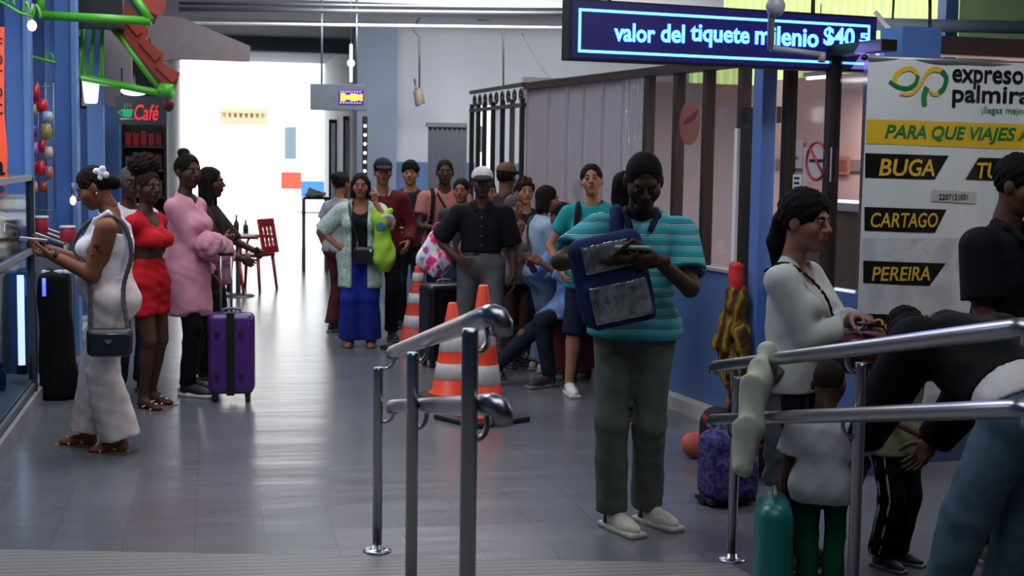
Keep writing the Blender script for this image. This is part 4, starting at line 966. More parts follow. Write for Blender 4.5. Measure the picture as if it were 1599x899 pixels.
# ------------------------------------------------------------------ luggage
def suitcase(label, g, rz, w, dp, h, col, strap=None, handle=0, group=None, ribs_=5, name='suitcase', rad=.045):
    t = thing(name, label, 'suitcase', g, rz, group); z0 = .055
    sm = mat('shell', col, .35, noise=.06, nscale=6)
    F = Fld(.008).add(rbox((0, 0, z0 + h / 2), (w / 2, dp / 2, h / 2), rad), .01)
    for i in range(ribs_):
        x = -w / 2 + w * (i + .5) / ribs_
        for s in (-1, 1): F.add(cone((x, s * (dp / 2 - .004), z0 + .07), (x, s * (dp / 2 - .004), z0 + h - .07), .009), .008)
    soft('shell', F, sm, t)
    MB().tube([(-w / 2 + .05, -.001, z0 + h - .001), (w / 2 - .05, -.001, z0 + h - .001)], .004).build('zip', black, t)
    if strap:
        s = MB(); a = dp / 2 + .012; s.box((-.026, -a, z0 - .004), (.026, -a + .008, z0 + h + .006), .002); s.box((-.026, a - .008, z0 - .004), (.026, a, z0 + h + .006), .002); s.box((-.026, -a, z0 + h + .002), (.026, a, z0 + h + .009), .002); s.build('luggage_strap', black, t)
        for x in (-w * .3, w * .22):
            for z in (.24, .76): MB().box((x - .014, -dp / 2 - .014, z0 + h * z - .022), (x + .014, -dp / 2 - .004, z0 + h * z + .022), .004).build('corner_clip', mat('dark_plastic', '18121f', .5), t)
    MB().tube(curve_pts([(-.06, 0, z0 + h - .005), (-.055, 0, z0 + h + .022), (0, 0, z0 + h + .028), (.055, 0, z0 + h + .022), (.06, 0, z0 + h - .005)], 4), .009).build('carry_handle', mat('handle_grey', '6a6a6c', .4), t)
    if handle:
        for x in (-.075, -.005): MB().tube([(x - .0, dp / 2 - .05, z0 + h - .02), (x, dp / 2 - .05, z0 + h + handle)], .009).build('handle_tube', steel, t)
        MB().tube([(-.09, dp / 2 - .05, z0 + h + handle), (.01, dp / 2 - .05, z0 + h + handle)], .015).build('pull_grip', black, t)
    for sx_ in (-1, 1):
        for sy in (-1, 1):
            wx, wy = sx_ * (w / 2 - .045), sy * (dp / 2 - .045); wl = MB().box((wx - .017, wy - .02, .035), (wx + .017, wy + .02, .062), .005); wl.build('wheel_fork', black, t)
            MB().tube([(wx - .013, wy, .024), (wx + .013, wy, .024)], .024, 16).build('wheel', mat('wheel_rubber', '0d0d0f', .6), t)
    return t
g = fl(362, 625); suitcase('purple hard-shell suitcase with black strap and raised handle', g, -.10, .31, .20, .555, '472068', True, .40)
g = fl(878, 582); suitcase('dark red suitcase under the seated person with the stretched leg', (sit['root'].location.x + .06, sit['root'].location.y + .08, 0), .6, .36, .24, .46, '5a1420')
g = at(1207, 860, 5.4)
suitcase('small rounded teal suitcase at the hand of the child in green trousers', (g.x, g.y, 0), PI / 2 - .36, .30, .135, .37, '12706a', ribs_=2, rad=.065)
g = fl(692, 571); suitcase('black suitcase standing beside the grey trousers behind the cones', g, .3, .36, .24, .62, '111114')
# ------------------------------------------------------------------ bags people carry
def bag_on(info, name, label, cat, p, rz=0, group=None):
    w = wpt(info, np.array(p) * info['k']); return thing(name, label, cat, w, info['root'].rotation_euler.z + rz, group)
def relp(info, t, p):
    """person-local point (unscaled) expressed in a bag's own frame"""
    w = wpt(info, p); return np.array(Matrix.Rotation(-t.rotation_euler.z, 3, 'Z') @ (w - t.location))
# navy shoulder bag of the person in white
t = bag_on(lady, 'shoulder_bag', 'navy shoulder bag with silver emblem on the hip of the white trousers', 'bag', (-.285, -.03, .60), D(-90))
navyl = mat('navy_leather', '141a2c', .45, noise=.1, nscale=20)
F = Fld(.006).add(rbox((0, 0, .075), (.122, .045, .075), .035), .01).add(cone((-.10, 0, .135), (.10, 0, .135), .020), .02); soft('bag_body', F, navyl, t)
MB().tube([(-.10, -.042, .128), (.10, -.042, .128)], .0035).build('zip', mat('zip_metal', '8a8a8a', .3, 1), t)
MB().prism([(-.022, -.046, .098), (.022, -.046, .098), (.006, -.050, .078), (-.006, -.050, .078)], (0, -.006, 0)).build('emblem', mat('silver', 'c8c8cc', .3, 1), t)
sp = [relp(lady, t, lady['T'](*p)) for p in ((-.17, .10, .14), (-.10, .185, .30), (-.105, .10, .435), (-.115, -.01, .478), (-.13, -.11, .42), (-.17, -.15, .25), (-.20, -.10, .05))]
F = Fld(.006); pts = curve_pts([(-.10, 0, .13)] + [tuple(p) for p in sp] + [(.10, 0, .13)], 6)
for a, b in zip(pts, pts[1:]): F.add(cone(a, b, .012), .008)
soft('strap', F, mat('strap_webbing', '3b3a40', .7, noise=.2, nscale=30), t)
# lime bag
t = bag_on(blue, 'tote_bag', 'lime green cloth bag hanging from the raised forearm of the floral cardigan', 'bag', (-.24, .20, .78))
limem = cloth('8fb83a', .12)
F = Fld(.009).add(cone((0, 0, .10), (.03, 0, .42), .095, .075), .05).add(cone((-.03, 0, .02), (0, 0, .2), .04, .09), .05).add(cone((.02, 0, .42), (-.05, .0, .52), .05, .02), .03).add(cone((.05, 0, .42), (.09, .0, .52), .05, .02), .03).noise(.010, 26, 9)
soft('bag_body', F, limem, t)
F = Fld(.006).add(ell((.03, .080, .38), (.045, .012, .045)), .005); soft('round_print', F, mat('print_teal', '2c6f78', .7, noise=.4, nscale=30), t)
# black crossbody pouch
t = bag_on(blue, 'crossbody_bag', 'black crossbody pouch in front of the royal blue trousers', 'bag', (-.09, .21, .83))
F = Fld(.008).add(rbox((0, 0, .08), (.13, .04, .08), .035), .01); soft('bag_body', F, mat('black_leather', '0d0d0f', .4), t)
sp = [relp(blue, t, blue['T'](*p)) for p in ((.02, .175, .14), (.075, .175, .30), (.10, .11, .42), (.105, .0, .495), (.09, -.10, .43))]
F = Fld(.008); pts = curve_pts([(.10, .0, .14)] + [tuple(p) for p in sp], 6)
for a, b in zip(pts, pts[1:]): F.add(cone(a, b, .011), .008)
soft('strap', F, mat('black_leather', '0d0d0f', .4), t)
MB().ball((-.02, .045, .12), (.014, .006, .014)).build('clasp', mat('silver', 'c8c8cc', .3, 1), t)
# pink flowered bag
pinkp = ramp_mat('pink_flower_print', [(0, 'd81f72'), (.40, 'e0307e'), (.47, 'e8e2e6'), (.55, 'c9cfe0'), (.60, '6d4f86'), (.66, 'e0307e')], kind='noise', scale=9, const=False)
t = thing('flowered_bag', 'bright pink bag with white flowers behind the elbow of the black shirt', 'bag', at(678, 432, 11.0))
F = Fld(.010).add(ell((0, 0, .15), (.135, .10, .145)), .02).add(ell((.03, 0, .25), (.10, .08, .10)), .04).noise(.012, 24, 3); soft('bag_body', F, pinkp, t)
MB().tube(curve_pts([(-.03, 0, .32), (0, 0, .40), (.06, 0, .42), (.09, 0, .33)], 5), .008).build('handle', mat('pink_strap', 'c01f66', .6), t)
# clear backpack worn in front
t = bag_on(polo, 'backpack', 'navy backpack with clear plastic windows worn on the chest of the striped polo', 'backpack', (.055, .262, .93))
nv = cloth('15204a', .12)
T2 = rot(0, .24, 0)
F = Fld(.007).add(rbox(T2 @ np.array((0, 0, .23)), (.165, .062, .20), .055, T2), .01).add(rbox(T2 @ np.array((-.015, .05, .13)), (.145, .030, .105), .03, T2), .02); soft('bag_body', F, nv, t)
cont = ramp_mat('stuffed_contents', [(0, '1c1f24'), (.40, '2a2d30'), (.47, '8d8a7c'), (.55, 'b9b7ae'), (.62, '6f6a58'), (.72, '202328')], kind='noise', scale=11, const=False)
film3 = sheet('clear_vinyl', 'DDE2E4', .16, .06, 'C8D0D2', 1.0, .06)
for cc, hh in (((.0, .062, .335), (.095, .006, .055)), ((-.02, .082, .135), (.12, .006, .075))):
    o = soft('window_contents', Fld(.006).add(rbox(T2 @ np.array(cc), hh, .006, T2), .01), cont, t)
    soft('clear_window', Fld(.006).add(rbox(T2 @ np.array((cc[0], cc[1] + .012, cc[2])), (hh[0] + .008, .005, hh[2] + .008), .005, T2), .01), film3, t)
def strap(F, pts, r, k=.01):
    q = curve_pts(pts, 6)
    for a, b in zip(q, q[1:]): F.add(cone(a, b, r), k)
    return F
R_ = lambda p: tuple(relp(polo, t, polo['T'](*p)))
F = strap(Fld(.008), [tuple(T2 @ np.array((.05, -.02, .40))), R_((.095, .135, .36)), R_((.105, .06, .455)), R_((.11, -.03, .495)), R_((.11, -.13, .40))], .028)
soft('shoulder_strap', F, nv, t)
F = strap(Fld(.007), [tuple(T2 @ np.array((.13, -.03, .30))), R_((.2, .05, .30)), R_((.21, -.06, .2))], .016); soft('side_strap', F, nv, t)
# phones and small held things
def held(info, name, label, cat, arm, off, half, m, m2=None, tilt=(0, 0, 0)):
    a = info['A'][arm]; c = a['W'] + a['M'] @ (np.array(off) * info['k']); w = wpt(info, c)
    t = thing(name, label, cat, w, info['root'].rotation_euler.z); Rm = a['M'].astype(float) @ rot(*tilt).astype(float)
    M = Matrix(Rm.tolist()).to_4x4()
    MB().box((-half[0], -half[1], -half[2]), half, min(half) * .8, M).build('case', m, t)
    if m2: MB().box((-half[0] * .92, -half[1] * .94, -half[2] - .002), (half[0] * .92, half[1] * .94, -half[2]), 0, M).build('screen', m2, t)
    return t
held(polo, 'phone', 'phone in pale green case held in both hands by the person in striped polo', 'phone', 'r', (-.01, .10, -.045), (.038, .075, .006), mat('pale_green_case', '7fae86', .4), emis('phone_screen', '8a9a94', .25))
held(lady, 'phone', 'white phone held up in both hands by the person in white', 'phone', 'r', (-.03, .10, -.045), (.038, .075, .005), mat('white_case', 'dcdce2', .35), mat('dark_screen', '3a3c44', .2), (0, .5, 0))
held(blou, 'phone', 'dark phone in the hand of the person in white blouse', 'phone', 'l', (0, .09, -.035), (.036, .072, .005), mat('dark_case', '0d0d10', .4))
# pink cardigan hugged in the arm
t = bag_on(pink, 'cardigan', 'pink knitted cardigan bunched over the arm of the long pink top', 'cardigan', (0, .20, .93))
F = Fld(.010).add(ell((.06, 0, .14), (.12, .085, .10)), .03).add(ell((-.07, .03, .10), (.09, .08, .10)), .04).add(cone((-.10, .04, .06), (-.12, .03, -.10), .06, .045), .04).add(cone((.04, .05, .18), (-.10, .06, .04), .045, .05), .02).noise(.009, 40, 6)
soft('knit', F, mat('pink_knit', 'c48a9e', .95, noise=.2, nscale=40, bump=1, bscale=160), t)
# red bag under the blouse's arms
t = bag_on(blou, 'handbag', 'dark red and navy bag held under the crossed forearms of the white blouse', 'bag', (.02, .33, .98))
F = Fld(.007).add(ell((.02, .04, .07), (.085, .13, .065)), .02); soft('bag_body', F, mat('dark_red_leather', '6d1620', .35), t)
F = Fld(.007).add(ell((-.02, -.06, .02), (.10, .12, .07)), .02); soft('flap', F, mat('navy_leather', '141a2c', .45), t)
# cream bundle at the right edge
g = at(1588, 585, 5.6); F = Fld(.009).add(ell((0, 0, .05), (.09, .07, .13)), .02).add(ell((.03, 0, -.06), (.08, .07, .10)), .04).noise(.010, 30, 8)
cloth_thing('cloth_bag', 'cream cloth bag hanging at the hand of the black polo', 'bag', F, cloth('9a917c', .1), (0, 0, 0)).location = g
# bags on the floor below the blue wall
g = fl(1135, 786); t = thing('wheeled_backpack', 'dark blue patterned wheeled backpack on the floor by the right handrail', 'backpack', g, .2)
bp_ = ramp_mat('navy_print', [(0, '161b3a'), (.45, '23295a'), (.53, '6a3a6a'), (.58, '2f4f8a'), (.7, '161b3a')], kind='noise', scale=30, const=False)
F = Fld(.009).add(rbox((0, 0, .20), (.14, .10, .17), .06), .01).add(rbox((0, -.09, .15), (.11, .04, .10), .035), .02).add(cone((-.06, 0, .36), (.06, 0, .36), .035), .04); soft('bag_body', F, bp_, t)
MB().tube(curve_pts([(-.05, 0, .37), (-.04, 0, .42), (.04, 0, .42), (.05, 0, .37)], 4), .009).build('loop_handle', black, t)
MB().box((-.13, -.07, .012), (.13, .10, .045), .01).build('base_plate', black, t)
for s in (-1, 1): MB().tube([(s * .12 - .015, .03, .028), (s * .12 + .015, .03, .028)], .028, 16).build('wheel', mat('wheel_rubber', '0d0d0f', .6), t)
g = fl(1112, 728); t = thing('pouch', 'coral pouch lying on the floor left of the patterned backpack', 'pouch', (g.x, g.y + .25, 0), .3)
F = Fld(.009).add(ell((0, 0, .075), (.10, .08, .075)), .02).add(ell((.09, .0, .12), (.05, .06, .06)), .04).noise(.006, 30, 4); soft('pouch_body', F, mat('coral_cloth', 'b0503c', .7, noise=.15), t)
g = fl(1160, 755); t = thing('duffel_bag', 'red and black duffel bag on the floor behind the patterned backpack', 'bag', (g.x, g.y + .1, 0), .1)
F = Fld(.010).add(rbox((0, 0, .20), (.20, .12, .19), .09), .02).noise(.008, 20, 7); soft('bag_body', F, ramp_mat('red_black_panels', [(0, '15100f'), (.5, '8a1f22'), (.62, '15100f')], 'Z', 7, dist=.05), t)
MB().tube(curve_pts([(-.1, -.08, .36), (-.07, -.10, .46), (.07, -.10, .46), (.1, -.08, .36)], 5), .012).build('carry_strap', black, t)
# mustard cloth bundle by the office door
q = onplane(1148, 450, Pa + WN * .16, WN); t = thing('cloth_bundle', 'mustard and brown patterned cloths hanging in a bundle beside the office door', 'cloth bundle', (q.x, q.y, .04), WR)
F = Fld(.010); rg = random.Random(5)
for i in range(13):
    x = (i - 6) * .019; z = rg.uniform(.0, .45); F.add(cone((x * .5, rg.uniform(-.03, .03), .86), (x * 1.25, rg.uniform(-.05, .05), .52), .030, .034), .012).add(cone((x * 1.25, 0, .52), (x * 1.2, rg.uniform(-.03, .03), z), .033, .022), .012)
F.noise(.012, 40, 1); soft('cloth', F, ramp_mat('mustard_print', [(0, '2a2010'), (.3, '6e5418'), (.5, '96741f'), (.7, '5a4216'), (1, '2a2010')], 'X', 17, const=False, dist=.12), t)
soft('red_top', Fld(.010).add(rbox((.0, 0, .93), (.05, .035, .11), .03), .01).noise(.006, 40, 2), mat('red_cloth', 'b8201e', .7), t)

# ------------------------------------------------------------------ LED sign
class Board:
    """an upright board: origin at its left end, pixel positions land on its plane"""
    def __init__(s, t, a, b): s.t = t; a, b = Vector(a), Vector(b); s.P = a; s.x = Vector((b.x - a.x, b.y - a.y, 0)).normalized(); s.N = Vector((s.x.y, -s.x.x, 0)); s.z0 = t.location.z
    def uv(s, px, py): p = onplane(px, py, s.P, s.N); return (p - s.P).dot(s.x), p.z - s.z0
    def box(s, x0, y0, x1, y1):
        ym, xm = (y0 + y1) / 2, (x0 + x1) / 2; return s.uv(x0, ym)[0], s.uv(x1, ym)[0], s.uv(xm, y1)[1], s.uv(xm, y0)[1]
def board(name, label, cat, a, b, z0):
    a, b = Vector(a), Vector(b); t = thing(name, label, cat, (a.x, a.y, z0), math.atan2(b.y - a.y, b.x - a.x)); return t, Board(t, a, b)
la, lb = at(889, 50, 7.35), at(1369, 50, 8.05)
t, B = board('led_sign', 'long LED message board in blue and white lettering above the right partition', 'LED sign', la, lb, 2.2)
w = (Vector((lb.x, lb.y)) - Vector((la.x, la.y))).length; _, zb = B.uv(889, 93); _, ztp = B.uv(893, -3)
MB().box((0, 0, zb), (w, .10, ztp), .004).build('housing', mat('led_housing', '0d0d12', .5), t)
MB().box((.012, -.004, zb + .012), (w - .012, .0, ztp - .012)).build('led_panel', emis('led_panel_blue', '16105a', .35), t)
cy, vi = emis('led_cyan', '6fe0ff', 2.2), emis('led_blue', '2a20d8', .55)
m_ = MB(); e = .05; bt = .014
for (x0, z0, x1, z1) in ((e, ztp - e - bt, w - e, ztp - e), (e, zb + e - .01, w - e, zb + e + bt - .01), (e, zb + e, e + bt, ztp - e), (w - e - bt, zb + e, w - e, ztp - e)):
    L_ = max(x1 - x0, z1 - z0); n = max(1, round(L_ / .16))
    for i in range(n):
        f0, f1 = i / n, (i + .985) / n
        if x1 - x0 > z1 - z0: m_.box((x0 + (x1 - x0) * f0, -.007, z0), (x0 + (x1 - x0) * f1, -.004, z1))
        else: m_.box((x0, -.007, z0 + (z1 - z0) * f0), (x1, -.007 + .003, z0 + (z1 - z0) * f1))
o = m_.build('led_border', cy, t); o['kind'] = 'stuff'
for s, x0, y0, x1, y1 in (('valor', 958, 37, 1022, 66), ('del', 1031, 38, 1068, 67), ('tiquete', 1077, 40, 1169, 75), ('milenio', 1178, 42, 1277, 72), ('$40', 1285, 43, 1333, 76), ('5', 1341, 52, 1357, 66)):
    u0, u1, v0, v1 = B.box(x0, y0, x1, y1); text('lettering', s, cy, t, u0, u1, v0, v1, -.009, .022)
    o = text('letter_glow', s, vi, t, u0 - .006, u1 + .006, v0 - .005, v1 + .005, -.0055, .05)
la_ = area('led_light', la + (lb - la) * .5 + Vector((.05, -.25, -.12)), 1.4, .2, 6, (.32, .24, 1), (D(40), 0, math.atan2(lb.y - la.y, lb.x - la.x)))
la_.rotation_euler = (D(-40) * -1, 0, la_.rotation_euler.z + PI)
for x in (.25, w - .4): MB().tube([(x, .05, ztp), (x, .05, 2.38)], .012).build('hanger', greym, t)
# camera bracket in front of the sign
t = thing('ceiling_bracket', 'grey ceiling pole with round head and side arm in front of the LED sign', 'bracket', at(1203, 78, 7.0)); O = t.location
MB().tube([at(1203, 78, 7.0) - O, Vector((0, 0, 4.6 - O.z))], .018).build('pole', mat('grey_plastic', '8f929c', .4), t)
MB().tube([Vector((0, 0, .01)), at(1284, 86, 7.0) - O], .016).build('arm', mat('grey_plastic', '8f929c', .4), t)
MB().tube([at(1284, 82, 7.0) - O, at(1283, 97, 7.0) - O], .018).build('drop', mat('grey_plastic', '8f929c', .4), t)
MB().ball(at(1211, 10, 6.96) - O, (.05, .04, .05)).build('round_head', mat('grey_plastic', '8f929c', .4), t)

# ------------------------------------------------------------------ travel banner
ba, bb = at(1358, 90, 7.3), at(1640, 100, 7.66)
t, B = board('banner', 'white travel company banner listing destinations in yellow on black, right edge', 'banner', ba, bb, .35)
wb_ = (Vector((bb.x, bb.y)) - Vector((ba.x, ba.y))).length + .15
warp = lambda x, z: .010 * np.sin(x * 9 + z * 1.5) + .006 * np.sin(x * 17 + 1)
_, zt_ = B.uv(1360, 90); nx, nz = 40, 30
def bpanel(name, pts, m, y, n=24):
    """flat printed shape on the banner given by four corners (u, v): left bottom, right bottom, right top, left top"""
    P = [np.array(p) for p in pts]; V, Q = [], []
    for j in range(n + 1):
        for i in range(n + 1):
            a, b = i / n, j / n; p = (P[0] * (1 - a) + P[1] * a) * (1 - b) + (P[3] * (1 - a) + P[2] * a) * b; V.append((p[0], y + float(warp(p[0], p[1])), p[1]))
    for j in range(n):
        for i in range(n): k = j * (n + 1) + i; Q.append((k, k + 1, k + n + 2, k + n + 1))
    V = np.array(V); Q = np.array(Q); m2 = len(V); V2 = V + (0, .0012, 0)
    return npmesh(name, [(V, Q, 0), (V2, Q[:, ::-1], 0)], [m], t)
bpanel('sheet', ((-.01, .0), (wb_, .0), (wb_, zt_), (0, zt_)), mat('vinyl_white', 'd6dbda', .35, noise=.04, nscale=3), 0, 40)
bpanel('printed_photo', ((0, .05), (wb_, .05), (wb_, B.uv(1360, 372)[1]), (0, B.uv(1360, 372)[1])), ramp_mat('faded_city_print', [(0, '9aa0a6'), (.4, 'b9bdbf'), (.55, 'c9cccc'), (.7, 'a9aaab')], kind='noise', scale=7, const=False), -.0015)
MB().tube([(-.02, 0, zt_), (wb_, 0, zt_)], .013).build('top_bar', mat('banner_bar', '9a9c9e', .35, .6), t)
MB().tube([(-.03, 0, .0), (wb_, 0, .0)], .013).build('bottom_bar', mat('banner_bar', '9a9c9e', .35, .6), t)
MB().ball((-.03, 0, zt_), (.022, .016, .016)).build('end_knob', black, t)
yel, grn, blkp = mat('print_yellow', 'dcb52e', .4), mat('print_green', '16773f', .4), mat('print_black', '121110', .4)
def bquad(name, px, m, y): return bpanel(name, [B.uv(*p) for p in px], m, y, 16)
bquad('yellow_band', ((1354, 224), (1660, 236), (1660, 196), (1355, 186)), yel, -.003)
u0 = B.uv(1358, 250)[0]
for q in (((1353, 277), (1459, 280), (1481, 243), (1353, 239)), ((1508, 280), (1660, 286), (1660, 250), (1530, 246)), ((1352, 360), (1459, 363), (1477, 327), (1352, 323)), ((1350, 442), (1450, 446), (1475, 411), (1350, 407)), ((1346, 525), (1440, 526), (1467, 492), (1347, 490))):
    bquad('black_bar', q, blkp, -.004)
yl2 = mat('print_gold', 'd8b23a', .4)
for s, m, x0, y0, x1, y1, bo, sh in (('expreso', blkp, 1487, 109, 1594, 139, .018, 0), ('palmira', blkp, 1487, 133, 1604, 169, .018, 0), ('¡llegas mejor', grn, 1534, 167, 1598, 180, .0, 0), ('PARA QUE VIAJES A', grn, 1381, 197, 1604, 224, .018, .22),
        ('BUGA', yl2, 1373, 248, 1459, 275, .018, .14), ('TU', yl2, 1526, 254, 1562, 279, .018, .14), ('CARTAGO', yl2, 1361, 332, 1463, 355, .012, .14), ('PEREIRA', yl2, 1363, 416, 1451, 438, .012, .14), ('BOGOTÁ', yl2, 1348, 491, 1447, 517, .016, .14)):
    a, b, c, d_ = B.box(x0, y0, x1, y1); text('lettering', s, m, t, a, b, c, d_, -.0065, bo, sh, .0008, warp)
bquad('number_sticker', ((1454, 314), (1526, 318), (1526, 300), (1454, 296)), mat('sticker_paper', 'b4b6ae', .5), -.0055)
a, b, c, d_ = B.box(1465, 303, 1511, 312); text('lettering', '2207121031', blkp, t, a, b, c, d_, -.008, .01, 0, .0006, warp)
def ribbon(name, px, wd, m, y):
    P = curve_pts([Vector((*B.uv(*p), 0)) for p in px], 8); L = len(P); V, Q = [], []
    for i, p in enumerate(P):
        tn = (P[min(i + 1, L - 1)] - P[max(i - 1, 0)]).normalized(); n = Vector((-tn.y, tn.x, 0)); f = i / (L - 1); h = (wd[0] + (wd[1] - wd[0]) * f) / 2 / 300
        for s in (-1, 1): q = p + n * h * s; V.append((q.x, y + float(warp(q.x, q.y)), q.y))
    for i in range(L - 1): Q.append((2 * i, 2 * i + 2, 2 * i + 3, 2 * i + 1))
    V = np.array(V); Q = np.array(Q); npmesh(name, [(V, Q, 0), (V + (0, .0008, 0), Q[:, ::-1], 0)], [m], t)
ribbon('logo_ribbon', ((1394, 131), (1397, 117), (1408, 109), (1420, 108), (1430, 116)), (8, 7), yel, -.0060)
ribbon('logo_ribbon', ((1387, 127), (1398, 135), (1413, 138), (1426, 131), (1431, 118)), (5, 8), grn, -.0066)
ribbon('logo_ribbon', ((1402, 147), (1418, 147), (1432, 135), (1445, 116), (1458, 108), (1471, 110)), (4, 9), yel, -.0072)
ribbon('logo_ribbon', ((1471, 110), (1478, 122), (1474, 137), (1466, 145)), (8, 8), grn, -.0078)
ribbon('logo_ribbon', ((1466, 146), (1457, 147), (1449, 140)), (7, 3), yel, -.0074)
ribbon('logo_ribbon', ((1446, 136), (1441, 150), (1442, 165)), (11, 10), grn, -.0080)

# ------------------------------------------------------------------ office things
def woff(px, py, n): return onplane(px, py, Pa + WN * n, WN)
def wthing(name, label, cat, px, py, n, group=None): p = woff(px, py, n); return thing(name, label, cat, p, WR + PI, group), p
s0, s1 = sx(1049), sx(1146)
cm_ = wallbox(MB(), s0 - .3, s1, 0, 1.36, -1.5, -1.15); t = thing('counter', 'tan service counter with white top edge behind the office glass', 'counter', Pa + WD * s0 - WN * 1.0)
o = cm_.build('front', mat('counter_tan', '7d6f58', .6), None); o.parent = t; o.location = -t.location
o = wallbox(MB(), s0 - .32, s1 + .02, 1.36, 1.42, -1.55, -1.10, .008).build('worktop', mat('white_laminate', 'd4d4d6', .3), None); o.parent = t; o.location = -t.location
# hall-side notices on the glass: local x runs along the wall, -y faces the hall
def notice(name, label, cat, px0, py0, px1, py1, n): a, b = woff(px0, py1, n), woff(px1, py1, n); t, B2 = board(name, label, cat, a, b, a.z); return t, B2, (b - a).to_2d().length, woff(px0, py0, n).z - a.z
t, B2, w, h = notice('no_smoking_sign', 'white no smoking notice with red ring on the office glass', 'sign', 1253, 230, 1297, 282, -.02)
MB().box((0, 0, 0), (w, .003, h)).build('sheet', mat('notice_paper', 'b5a9a6', .6), t)
ring = MB(); cx, cz, r = w * .5, h * .60, w * .36; n = 32
ring.tube([(cx + r * math.cos(2 * PI * i / n), -.003, cz + r * math.sin(2 * PI * i / n)) for i in range(n + 1)], .008, 8); ring.tube([(cx - r * .7, -.003, cz + r * .7), (cx + r * .7, -.003, cz - r * .7)], .008, 8); ring.build('red_ring', mat('sign_red', '9a2226', .5), t)
MB().box((cx - r * .75, -.002, cz - .008), (cx + r * .6, 0, cz + .010)).build('cigarette', blkp, t)
t, B2, w, h = notice('notice_strip', 'narrow white paper strip with black marks on the glass beside the column', 'notice', 1237, 272, 1250, 306, -.02)
MB().box((0, 0, 0), (w, .003, h)).build('paper', mat('strip_paper', 'c4c2c4', .6), t)
for i in range(4): MB().box((w * .2, -.002, h * (.12 + .22 * i)), (w * .8, 0, h * (.22 + .22 * i))).build('mark', blkp, t)
t, B2, w, h = notice('round_sticker', 'orange and dark red oval sticker high on the office glass', 'sticker', 1060, 170, 1092, 216, -.03)
MB().tube([(w / 2, 0, h / 2), (w / 2, .003, h / 2)], w * .5, 28).build('disc', mat('sticker_orange', '7d463e', .5), t); MB().prism([(w * .2, -.002, h * .45), (w * .3, -.002, h * .62), (w * .95, -.002, h * .98), (w * .7, -.002, h * .58)], (0, .002, 0)).build('flash', mat('sticker_maroon', '54181e', .5), t)
t, B2, w, h = notice('wall_poster', 'small orange poster on the office wall', 'poster', 1302, 244, 1326, 272, -2.62); MB().box((0, 0, 0), (w, .004, h)).build('sheet', mat('poster_paper', 'a86f50', .6), t); MB().box((w * .15, -.003, h * .2), (w * .85, 0, h * .8)).build('picture', mat('poster_picture', '8a4a38', .6), t)
t, B2, w, h = notice('wall_poster', 'white sheet pinned on the office wall beside the orange poster', 'poster', 1225, 218, 1252, 262, -2.62); MB().box((0, 0, 0), (w, .004, h)).build('sheet', mat('white_sheet', 'b9b4b2', .6), t); MB().box((w * .2, -.003, h * .3), (w * .8, 0, h * .42)).build('print', mat('print_grey', '6f6a68', .6), t)
p = at(1278, 121, 9.7); t = thing('ceiling_tube', 'lit white fluorescent tube hanging in the office', 'lamp', p, WR + PI)
MB().tube([(-.14, 0, 0), (.14, 0, 0)], .012).build('tube', emis('tube_white', 'ffffff', 3), t); MB().box((-.16, -.02, .012), (.16, .02, .04)).build('fitting', white, t); MB().tube([(0, 0, .04), (0, 0, .5)], .004).build('wire', greym, t)
t, B2, w, h = notice('office_shelf', 'dark shelf with papers on the office wall right of the no smoking notice', 'shelf', 1300, 322, 1348, 342, -2.4)
MB().box((0, 0, 0), (w, .22, .03)).build('board', mat('shelf_dark', '3a2f2c', .6), t); MB().box((0, 0, h - .03), (w, .22, h)).build('board', mat('shelf_dark', '3a2f2c', .6), t)

# ------------------------------------------------------------------ far gate, small LED board, wall speaker
q0, q1 = at(736, 250, 14.2), Pa.copy(); gd = Vector((q1.x - q0.x, q1.y - q0.y, 0)); gl = gd.length; t = thing('barred_gate', 'black barred gate with scrolled header before the bright slot', 'gate', (q0.x, q0.y, 0), math.atan2(gd.y, gd.x))
bars = [0, .14, .27, .44, .62, .80, .97]
for i, f in enumerate(bars): x = f * gl; MB().box((x - .022, -.02, 0), (x + .022, .02, 2.22), .003).build('bar', black, t)
for z in (.15, 1.05, 2.14, 2.32): MB().box((-.03, -.022, z), (gl, .022, z + .035), .003).build('crossbar', black, t)
sc = MB(); n = 9
for i in range(n):
    x = gl * (i + .5) / n; sc.tube([(x + .04 * math.cos(a * PI / 6), 0, 2.25 + .05 * math.sin(a * PI / 6)) for a in range(13)], .010, 8)
o = sc.build('scroll_header', black, t); o['kind'] = 'stuff'
a, b = at(668, 250, 16.2), at(736, 250, 16.0); t = thing('folding_gate', 'grey corrugated folding gate against the far wall', 'gate', (a.x, a.y, 0))
w = b.x - a.x; pm = MB(); n = 16
for i in range(n):
    x0, x1 = w * i / n, w * (i + 1) / n; s = .03 * (i % 2); pm.prism([(x0, s, .1), (x1, .03 - s, .1), (x1, .03 - s, 2.05), (x0, s, 2.05)], (0, .006, 0))
pm.build('corrugated_panel', mat('gate_grey', '6a6e76', .45, .4), t); MB().box((-.02, -.01, 2.03), (w, .05, 2.08)).build('top_track', greym, t); MB().box((-.02, -.01, .02), (w, .05, .1)).build('bottom_track', greym, t)
p = at(652, 152, 16.9); t = thing('wall_speaker', 'beige cylinder speaker hanging on the far white wall', 'speaker', p)
MB().tube([(-.02, 0, .10), (.0, 0, .09), (.03, 0, -.08), (.035, 0, -.09)], [.03, .055, .06, .05], 16).build('body', mat('beige_plastic', '8a7c68', .6), t); MB().tube([(-.02, 0, .10), (-.02, .12, .22)], .012).build('hook', greym, t)
la, lb = at(484, 150, 15.4), at(571, 150, 15.4); t, B = board('small_led_board', 'small grey LED box with orange lettering hanging at the passage', 'LED sign', la, lb, la.z)
u0, u1, v0, v1 = B.box(484, 131, 571, 172); MB().box((u0, 0, v0), (u1, .12, v1), .006).build('housing', mat('led_grey', '5a616b', .5, noise=.08), t)
